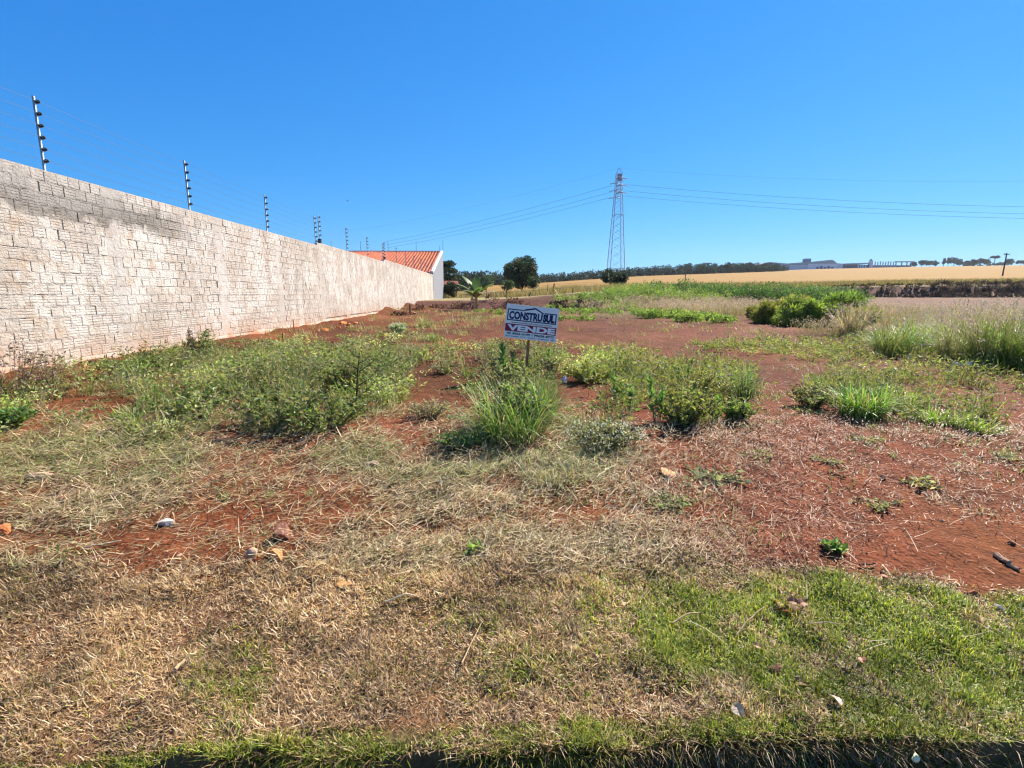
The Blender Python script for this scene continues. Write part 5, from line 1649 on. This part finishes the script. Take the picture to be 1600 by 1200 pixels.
# green growth on the mounds and along the bank, brush on the bank, stalks at the wheat edge
def mass(name, label, cat, spots, col, seed, leaf, mat, per=1.0, dryf=0.0, drycol=(0.3, 0.22, 0.14)):
    """spots: (u, v, D or None, radius m, height m, leaf count)"""
    rng = np.random.default_rng(seed); parts = []
    for (u, v, D, rad, h, n) in spots:
        n = int(n * per)
        b = gp(u, v) if D is None else drop(*at(u, v, D)[:2])
        K = max(5, n // 50)
        a = rng.random(K) * 6.283; q = np.sqrt(rng.random(K)) * rad
        cx = b[0] + np.cos(a) * q; cy = b[1] + np.sin(a) * q * .8
        cz = H(cx, cy); hh = h * (.35 + .65 * rng.random(K))
        k = rng.integers(K, size=n)
        d = rng.normal(size=(n, 3)); d /= np.linalg.norm(d, axis=1)[:, None]
        rr = .28 * h * (.5 + rng.random(n))
        p = np.stack([cx[k] + d[:, 0] * rr, cy[k] + d[:, 1] * rr, cz[k] + hh[k] * rng.random(n) ** .6 + d[:, 2] * rr * .3], 1)
        c = vary(col, n, .22, .08, rng) * np.exp(rng.normal(0, .25, K))[k][:, None]
        dm = rng.random(n) < dryf; c[dm] = vary(drycol, int(dm.sum()), .2, .06, rng)
        s = leaf * (.6 + .8 * rng.random(n))
        parts.append(leaves(p, d + np.array([0, 0, .5]), s, s * .45, np.clip(c, .01, .8), .2, rng))
    V, fs, C = merge(parts)
    tag(link(name, mesh_np(name, V, fs, mat, C)), label, cat, kind='stuff')


mass('mound_weeds', 'light green weeds covering the low mounds below the wheat', 'weeds',
     [(905, 470, None, 1.8, .6, 700), (935, 470, None, 1.5, .5, 500), (950, 470, None, 1.8, 0.675, 900), (985, 462, None, 2.0, 0.8999999999999999, 1500), (1010, 470, None, 2.0, 0.8999999999999999, 1400), (970, 480, None, 1.6, .4, 700), (930, 490, None, 1.8, .3, 500), (895, 487, None, 1.8, .3, 400), (1040, 470, None, 1.6, 0.8999999999999999, 1000), (1070, 474, None, 1.5, 0.8999999999999999, 800),
      (1105, 470, None, 1.6, 0.8999999999999999, 900), (1140, 465, None, 1.8, .8, 1100), (1010, 497, None, .7, .45, 500), (1045, 497, None, .7, .42, 500), (1075, 503, None, .6, .4, 400), (1100, 501, None, .6, .35, 320), (1000, 492, None, .6, .4, 300),
      (1330, 470, None, 2.2, .5, 600), (1290, 465, None, 2.0, .6, 800), (880, 500, None, 1.5, .2, 300), (840, 483, None, 1.4, .3, 300), (1130, 505, None, .5, .3, 200), (800, 492, None, 1.6, .2, 260), (770, 488, None, 1.2, .2, 200)],
     (0.23, 0.31, 0.07), 81, 0.10, M_LEAF, 3.0)
mass('bank_shrubs', 'deep green broad leaved growth along the bank below the wheat', 'shrubs',
     [(u, 462, D, 2.0, h, 1500) for u, D, h in ((1120, 43, 1.3), (1145, 43, 1.6), (1168, 43, 1.5), (1192, 43, 1.75), (1215, 44, 1.7), (1240, 44, 1.6), (1265, 45, 1.6), (1290, 46, 1.5), (1315, 47, 1.3), (1085, 42, 1.3), (1020, 42, 1.0))],
     (0.10, 0.175, 0.05), 82, 0.15, M_LEAF, 1.6)
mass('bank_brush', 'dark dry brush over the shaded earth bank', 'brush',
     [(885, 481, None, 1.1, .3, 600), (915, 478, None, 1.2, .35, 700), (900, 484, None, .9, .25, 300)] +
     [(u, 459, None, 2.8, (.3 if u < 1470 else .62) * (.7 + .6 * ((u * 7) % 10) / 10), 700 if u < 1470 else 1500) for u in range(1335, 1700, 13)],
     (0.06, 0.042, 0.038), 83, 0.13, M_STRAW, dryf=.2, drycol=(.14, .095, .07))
mass('bank_foot_debris', 'dry uprooted roots and clods on the red earth bank by the banana plant', 'debris',
     [(715, 480, None, 1.0, .4, 350), (735, 483, None, .8, .35, 250), (770, 479, None, 1.6, .45, 600), (800, 478, None, 1.6, .4, 500), (690, 483, None, .8, .35, 260), (660, 484, None, .6, .3, 200), (620, 493, None, .5, .22, 160)],
     (0.13, 0.06, 0.045), 84, 0.13, M_STRAW, dryf=.3, drycol=(.28, .18, .11))
tree('round_bush', 'round green bush on the mound below the wheat', 1047, 462, 47, 1.5, 1.9, .2, 2600, 0.13, G_MID * 1.15, 91, cat='bush', bottom=0.0, group='bushes on the mounds')
tree('round_bush', 'small dark bush on the mound right of the dark shrub', 995, 457, 46, .9, .9, .1, 900, 0.11, G_DARK * 1.4, 92, cat='bush', bottom=0.0, group='bushes on the mounds')
tree('round_bush', 'light bush at the foot of the dark shrub', 967, 456, 45, 1.0, 1.5, .1, 1300, 0.12, G_MID * 1.2, 93, cat='bush', bottom=0.0, group='bushes on the mounds')
tree('round_bush', 'dark bush in front of the deep green bank growth', 1088, 472, 41, .9, 1.2, .1, 1300, 0.11, G_DARK * 1.3, 94, cat='bush', bottom=0.0, group='bushes on the mounds')
banana_like = [(1068, 470, 'arching pale green fronds beside the round bush')]
tussock('fern_clump', banana_like[0][2], 1068, 470, 0.95, 1.6, 70, 0.07, (0.24, 0.30, 0.12), 95, cat='fern', arch=2.0)


def wheat_fringe():
    rng = np.random.default_rng(96); n = 22000
    u = rng.uniform(690, 1750, n)
    yf = np.interp(u, [560, 720, 860, 1000, 1250, 1600, 2100], [74, 70, 52, 60, 68, 72, 80]) - np.abs(rng.normal(0, 3.0, n))
    x = (u - 800) / F * .985 * yf
    base = np.stack([x, yf, H(x, yf)], 1)
    col = pick([(0.42, 0.29, 0.12), (0.48, 0.35, 0.16), (0.30, 0.27, 0.10), (0.22, 0.23, 0.08)], n, rng, [.35, .3, .2, .15])
    V, fs, C = ribbons(base, rng.random(n) * 6.283, .45 + .5 * rng.random(n), np.abs(rng.normal(.1, .15, n)), rng.normal(.4, .3, n), .05, col, 2)
    tag(link('wheat_edge_grass', mesh_np('wheat_edge_grass', V, fs, M_STRAW, C)), 'tall dry grass along the near edge of the wheat', 'grass', kind='stuff')


wheat_fringe()

# ------------------------------------------------------------------ the for sale sign
def text_mesh(txt, w, h, mat_col, bold=0.0, depth=0.0006):
    """lettering fitted into w x h, centred on the origin, in the XZ plane facing -Y"""
    cu = bpy.data.curves.new('lettering', 'FONT')
    cu.body = txt; cu.size = 1.0; cu.offset = bold; cu.resolution_u = 3
    o = bpy.data.objects.new('lettering_tmp', cu); SC.collection.objects.link(o)
    dg = bpy.context.evaluated_depsgraph_get(); dg.update()
    me = bpy.data.meshes.new_from_object(o.evaluated_get(dg))
    bpy.data.objects.remove(o); bpy.data.curves.remove(cu)
    n = len(me.vertices); co = np.empty(n * 3, np.float32); me.vertices.foreach_get('co', co); co = co.reshape(-1, 3)
    mn, mx = co.min(0), co.max(0)
    x = (co[:, 0] - (mn[0] + mx[0]) / 2) / (mx[0] - mn[0]) * w
    z = (co[:, 1] - (mn[1] + mx[1]) / 2) / (mx[1] - mn[1]) * h
    V = np.stack([x, np.zeros(n), z], 1).astype(np.float32)
    me.vertices.foreach_set('co', V.ravel())
    at_ = me.color_attributes.new('Col', 'FLOAT_COLOR', 'POINT')
    c4 = np.ones((n, 4), np.float32); c4[:, :3] = mat_col; at_.data.foreach_set('color', c4.ravel())
    me.materials.clear(); me.materials.append(M_PRINT); me.update()
    me.name = 'lettering'
    return me


def build_sign():
    base = gp(821, 591)
    D = base[1]
    c = at(830.2, 504.8, D)
    k = D / (F * 0.985)
    root = thing('for_sale_sign', 'white and red real estate sign on a wooden stake in the weeds', 'sign', base)
    top = at(829, 500, D) - base
    m = MB()
    m.box((-0.018, 0.018, -0.25), (0.018, 0.05, 1.0), lin(156, 112, 78))
    post = m.build('post', M_WOOD, root, (0, 0, 0)); post.rotation_euler = (0, math.atan2(top[0], top[2]), 0); post.scale = (1, 1, float(np.linalg.norm([top[0], top[2]])))
    pb = at(826, 558, D) - base; pt = at(816, 528, D) - base
    m = MB(); m.tube([(pb[0], 0.022, pb[2]), (pt[0], 0.03, pt[2])], [0.010, 0.012], 4, lin(188, 150, 100)); m.build('brace', M_WOOD, root)
    W_, H_ = 80.4 * k, 51.6 * k
    m = MB(); m.box((-W_ / 2, 0, -H_ / 2), (W_ / 2, 0.006, H_ / 2), lin(250, 242, 228))
    bd = m.build('board', M_PRINT, root, c - base)
    bd.rotation_euler = (0, math.radians(5.9), math.radians(-3))
    BLUE = lin(26, 44, 92); NAVY = lin(16, 28, 78); RED_ = lin(150, 28, 58)
    def sx(a): return (a - 0.5) * W_
    def sz(b): return (0.5 - b) * H_
    def part(name, mb, y): return mb.build(name, M_PRINT, bd, (0, y, 0))
    m = MB(); m.box((sx(.012), -0.0010, sz(.80)), (sx(.985), 0, sz(.575)), RED_); part('red_band', m, -0.0005)
    # frame of the company mark with its roof outline
    m = MB(); y0, y1 = -0.0012, 0.0
    def rect(a0, b0, a1, b1): m.box((sx(a0), y0, sz(b1)), (sx(a1), y1, sz(b0)), BLUE)
    rect(.03, .14, .05, .48); rect(.05, .45, .965, .48); rect(.945, .17, .965, .45); rect(.05, .14, .31, .17); rect(.74, .17, .945, .20)
    part('logo_frame', m, -0.0005)
    m = MB()
    for poly in ([(.29, .185), (.37, .15), (.555, .095), (.555, .05), (.37, .11)], [(.555, .05), (.555, .095), (.70, .205), (.745, .205)]):
        m.prism([(sx(a), sz(b_)) for a, b_ in poly], (-0.0014, 0), 1, BLUE)
    part('logo_roof', m, -0.0005)
    def txt(name, t, a0, a1, b0, b1, col, bold):
        me = text_mesh(t, (a1 - a0) * W_, (b1 - b0) * H_, col, bold)
        link(name, me, bd, (sx((a0 + a1) / 2), -0.0026, sz((b0 + b1) / 2)))
    txt('company_name', 'CONSTRU', .065, .70, .20, .44, BLUE, .05)
    txt('company_name', 'SUL', .712, .935, .205, .445, NAVY, .07)
    txt('web_address', 'www.imobiliariaconstrusul.com.br', .12, .90, .505, .55, BLUE, .01)
    txt('sale_word', 'VENDE', .05, .965, .60, .775, lin(248, 244, 238), .05)
    txt('phone_number', '43 3055-3199 / 99628-8777', .05, .965, .825, .895, NAVY, .03)
    txt('address_line', 'Rua Condor, 1217 - Centro - Arapongas - PR', .04, .965, .925, .97, NAVY, .015)
    for (a, b_) in ((.5, .05), (.5, .5), (.5, .95)):
        m = MB(); m.tube([(sx(a), -0.004, sz(b_)), (sx(a), 0.001, sz(b_))], [0.005, 0.006], 6, lin(150, 150, 150)); m.build('nail', M_STEEL, bd)


build_sign()

# ------------------------------------------------------------------ small stakes and rods in the lot
def stake(name, label, u, vt, vb, w, col, lean=0.0, cat='stake', D=None, mat=None, wallz=None):
    b = gp(u, vb); h = at(u, vt, b[1])[2] - b[2]
    m = MB(); m.tube([(0, 0, -0.1), (lean * h * .5, 0, h * .5), (lean * h, 0, h)], [w, w * .95, w * .85], 6, col)
    tag(m.build(name, mat or M_WOOD, None, b), label, cat)


stake('wooden_stake', 'pale wooden stake in the scraped red earth', 707, 490, 503, 0.03, lin(222, 190, 150), -0.05)
stake('rusty_rod', 'rusty iron rod standing near the foot of the wall', 443, 520, 546, 0.010, lin(88, 40, 26), 0.0, 'rod', None, M_BARK)
stake('rusty_rod', 'short dark rod right against the foundation of the wall', 459, 498, 513, 0.012, lin(70, 56, 48), 0.0, 'rod', None, M_BARK)
stake('wooden_stake', 'thin dark stick upright in the seeding grass on the right', 1507, 468, 500, 0.012, lin(70, 56, 50), 0.05)
stake('mossy_stake', 'mossy stake by the wall where the spoil heap begins', 641, 475, 490, 0.05, lin(84, 84, 52), 0.0)

# ------------------------------------------------------------------ stones, sticks, dead leaves, litter
def stone(name, label, u, v, wpx, hpx, col, seed, cat='stone', flat=0.7, group='loose stones'):
    rng = np.random.default_rng(seed)
    b = gp(u, v); k = math.hypot(b[1], CZ - b[2]) / F
    import bmesh
    bm = bmesh.new(); bmesh.ops.create_icosphere(bm, subdivisions=3, radius=1.0)
    cuts = [rng.normal(size=3) for _ in range(7)]
    for vv in bm.verts:
        p = np.array(vv.co)
        for cn in cuts:
            cn = cn / np.linalg.norm(cn); dd = p @ cn
            if dd > 0.5: p = p - cn * (dd - 0.5)
        p = p * (1 + rng.normal(0, .018))
        vv.co = (p[0] * wpx * k * .5, p[1] * wpx * k * .5 * .8, p[2] * hpx * k * flat)
    me = bpy.data.meshes.new(name); bm.to_mesh(me); bm.free()
    n = len(me.vertices); at_ = me.color_attributes.new('Col', 'FLOAT_COLOR', 'POINT'); c4 = np.ones((n, 4), np.float32); c4[:, :3] = vary(col, n, .08, .03, rng); at_.data.foreach_set('color', c4.ravel())
    me.polygons.foreach_set('use_smooth', np.zeros(len(me.polygons), dtype=bool))
    me.materials.append(M_STONE)
    o = link(name, me, None, b + np.array([0, 0, hpx * k * flat * .45]), rng.random() * 6.28)
    tag(o, label, cat, group)


stone('stone', 'angular brown stone with dark shaded side on the straw', 445, 841, 38, 26, lin(150, 104, 82), 1)
stone('stone', 'flat orange stone below the angular brown one', 432, 872, 36, 16, lin(196, 128, 82), 2, flat=.5)
stone('stone', 'pale pinkish stone left of the flat orange one', 395, 875, 22, 18, lin(190, 150, 122), 3)
stone('crumpled_litter', 'crumpled grey white scrap lying on the red soil', 258, 821, 26, 14, lin(178, 164, 152), 4, 'litter', .6, None)
stone('stone', 'orange stone cut by the left picture edge', 8, 834, 26, 16, lin(190, 116, 74), 5)
stone('stone', 'flat beige stone in the straw near the left picture edge', 66, 745, 40, 14, lin(178, 150, 124), 6, flat=.5)
stone('stone', 'flat orange beige slab in the straw right of the fallen grass mound', 1042, 741, 42, 10, lin(214, 158, 112), 7, flat=.5)
stone('stone', 'greyish stone below the weeds and left of the grey dry bush', 585, 729, 26, 12, lin(170, 142, 122), 8, flat=.6)
stone('stone', 'reddish stone left of the crumpled scrap', 97, 780, 24, 10, lin(166, 98, 70), 9, flat=.6)
stone('stone', 'small tan stone in the dry grass below the orange one', 540, 918, 28, 10, lin(190, 142, 88), 10, flat=.5)
stone('clod', 'round tan clod of earth on the right hand soil by flat tufts', 1378, 748, 13, 9, lin(176, 128, 92), 11, 'clod', .6, 'clods of earth')
stone('clod', 'reddish clod at the upper edge of the green lawn', 1518, 930, 18, 11, lin(150, 92, 66), 12, 'clod', .6, 'clods of earth')
stone('clod', 'brown clod in the green lawn right of the leaf heap', 1215, 1050, 40, 14, lin(90, 62, 48), 13, 'clod', .6, 'clods of earth')
stone('stone', 'grey stone in the upper right of the lawn', 1562, 955, 16, 10, lin(150, 140, 132), 14)
stone('white_litter', 'crumpled white scrap in the weeds right of the sign', 881, 598, 15, 11, lin(222, 214, 214), 15, 'litter', .8, None)
stone('white_litter', 'white piece of debris at the foot of the plumed grass', 1505, 571, 30, 8, lin(226, 222, 222), 16, 'litter', .6, None)
stone('white_litter', 'white bottle shaped scrap left of the plumed grass', 1421, 560, 15, 6, lin(226, 226, 230), 17, 'litter', .8, None)
stone('yellow_fruit', 'round pale yellow fruit at the cut edge of the verge', 1430, 1186, 12, 12, lin(226, 224, 170), 18, 'fruit', .6, None)
rng = np.random.default_rng(19)
for i in range(13):
    u = float(rng.uniform(505, 560)) if i < 7 else float(rng.uniform(640, 690))
    v = 518 - (u - 480) * .19 + float(rng.normal(2, 2))
    labs = ['largest orange clod at the foot of the wall', 'rounded orange clod beside the largest one', 'split orange clod on the wall foundation', 'small orange clod furthest along the foundation', 'flat orange clod under the wall', 'broken orange clod near the short dark rod', 'low orange clod in front of the foundation',
            'pale clod on the spoil heap by the house', 'brown clod on the spoil heap by the mossy stake', 'round clod on top of the spoil heap', 'pinkish clod low on the spoil heap', 'flat clod at the front of the spoil heap', 'dark clod between spoil heap and grey house wall']
    stone('clod', labs[i], u, v, float(rng.uniform(8, 16)) if i < 7 else float(rng.uniform(6, 10)), float(rng.uniform(3, 6)), (lin(206, 124, 70) if i < 7 else lin(176, 118, 92)) * float(rng.uniform(.8, 1.1)), 600 + i, 'clod', .7, 'clods along the wall foot')


def stick(label, u0, v0, u1, v1, r, col, lift=0.012, arch=0.0, name='stick'):
    a, b = gp(u0, v0), gp(u1, v1)
    a[2] += lift; b[2] += lift
    mid = (a + b) / 2 + np.array([random.uniform(-.01, .01), random.uniform(-.01, .01), arch])
    ts = np.linspace(0, 1, 7)[:, None]
    pts = (1 - ts) ** 2 * a + 2 * ts * (1 - ts) * mid + ts ** 2 * b
    pts[1:-1] += np.random.default_rng(int(u0)).normal(0, r * .5, (5, 3))
    m = MB(); m.tube(pts - a, np.linspace(r, r * .6, 7), 6, col)
    tag(m.build(name, M_WOOD, None, a), label, name, 'loose sticks and stalks')


ST = lin(176, 146, 108)
stick('pale straight stick lying in the dry grass at lower left', 275, 1058, 308, 1030, .0065, ST, .03)
stick('arched pale stalk in the middle of the dry grass', 602, 948, 655, 940, .004, lin(220, 196, 160), .02, .04)
stick('long thin pale stalk slanting in the lawn below the arched one', 722, 1048, 752, 985, .003, ST, .03)
stick('pale stick lying beside the leaf heap', 1262, 980, 1312, 983, .004, lin(170, 148, 118), .02)
stick('thick weathered log end near the right picture edge', 1555, 868, 1592, 892, .014, lin(176, 142, 112), .008)
stick('short pale stick on the red soil above the lawn', 1378, 890, 1390, 906, .005, lin(214, 180, 140), .02)
stick('dark short stick on the red soil above the lawn', 1343, 886, 1368, 884, .006, lin(96, 66, 50), .01)
stick('twisted pale stalk in the straw left of the beige slab', 932, 750, 962, 730, .007, lin(216, 196, 160), .015, .02)
stick('long bent stalk in the lawn, left of the leaf heap', 1050, 985, 1092, 968, .004, ST, .03, .03)
stick('curved twig in the lawn directly below the leaf heap', 1150, 1000, 1195, 955, .003, lin(160, 134, 100), .02, .03)
stick('long dry stalk sloping across the red patch at left', 130, 862, 190, 850, .0045, lin(214, 194, 160), .02)
stick('thin dark stick by flat tufts on the right hand soil', 1297, 742, 1322, 750, .006, lin(84, 56, 46), .015)


def dead_leaf(label, u, v, size, col, seed, tilt=0.6, name='dead_leaf'):
    rng = np.random.default_rng(seed)
    b = gp(u, v); k = math.hypot(b[1], CZ - b[2]) / F; s = size * k * .75; col = np.asarray(col) * .75
    n = 9; V = []
    for i in range(n):
        t = i / (n - 1); w = .34 * math.sin(math.pi * t) ** .7 + .01
        curl = .18 * math.sin(t * 3.1)
        for j in (-1, 0, 1): V.append(((t - .5) * s, j * w * s, (curl + (.14 if j else 0) + rng.normal(0, .02)) * s))
    q = [(3 * i + j, 3 * i + 3 + j, 3 * i + 4 + j, 3 * i + 1 + j) for i in range(n - 1) for j in (0, 1)]
    m = MB(); m.add(np.array(V), q, col=col)
    o = m.build(name, M_STRAW, None, b + np.array([0, 0, .022]), rng.random() * 6.28); o.rotation_euler[0] = tilt * .5
    tag(o, label, 'dead leaf', 'dead leaves on the lawn')


dead_leaf('broad pale dead leaf near the verge edge', 1303, 1106, 26, lin(226, 200, 178), 1, .9)
dead_leaf('small pink brown dead leaf in the green lawn', 1347, 1042, 18, lin(206, 142, 112), 2, .7)
dead_leaf('grey feathered dead leaf standing at the verge edge', 1154, 1122, 30, lin(196, 178, 156), 3, 1.1)
dead_leaf('narrow brown dead leaf left of the broad pale one', 1250, 1078, 24, lin(150, 116, 84), 4, .5)
dead_leaf('curled dead leaf in the lawn left of the brown clod', 1183, 1020, 18, lin(200, 156, 118), 5, .5)
dead_leaf('pale folded dead leaf by the lawn edge on the soil', 1380, 911, 18, lin(210, 140, 104), 6, .3)
for i, (du, dv) in enumerate(((0, 0), (14, 4), (-14, 3), (6, -8), (-6, 8), (18, -6), (-20, -5))):
    dead_leaf(['uppermost', 'right hand', 'left hand', 'rear', 'front', 'far right', 'far left'][i] + ' brown curled leaf of the small leaf heap', 1232 + du, 958 + dv, 24, lin(168, 122, 92) * (.7 + .09 * i), 20 + i, .4 + .1 * i)

# small bird in the sky
bp = at(543, 314, 55)
m = MB()
m.tube([(-.10, 0, 0), (-.06, 0, .012), (.02, 0, .02), (.08, 0, .02), (.12, 0, .012)], [.008, .03, .04, .028, .006], 7, (.02, .02, .022))
for sgn in (-1, 1):
    m.add([(.05, sgn * .02, .02), (-.03, sgn * .02, .02), (-.05, sgn * .16, .10), (.03, sgn * .15, .11), (-.09, sgn * .3, .06)], [(0, 1, 2, 3)], [(3, 2, 4)], (.02, .02, .022))
m.add([(-.08, -.01, .005), (-.08, .01, .005), (-.17, .03, 0), (-.17, -.03, 0)], [(0, 1, 2, 3)], None, (.02, .02, .022))
o = m.build('bird', M_PLAIN, None, bp, 1.2); tag(o, 'small dark bird flying above the wall', 'bird')

# ------------------------------------------------------------------ the air over the fields
hm, hnt, hout = nmat('haze')
pv = nd(hnt, 'ShaderNodeVolumePrincipled')
pv.inputs['Color'].default_value = (0.86, 0.92, 1.0, 1)
pv.inputs['Density'].default_value = 0.00008
pv.inputs['Anisotropy'].default_value = 0.2
hnt.links.new(pv.outputs[0], hout.inputs['Volume'])
m = MB(); m.box((-3600, -30, -3), (3600, 1600, 130))
tag(m.build('haze', hm), 'thin pale haze over the fields', kind='stuff')
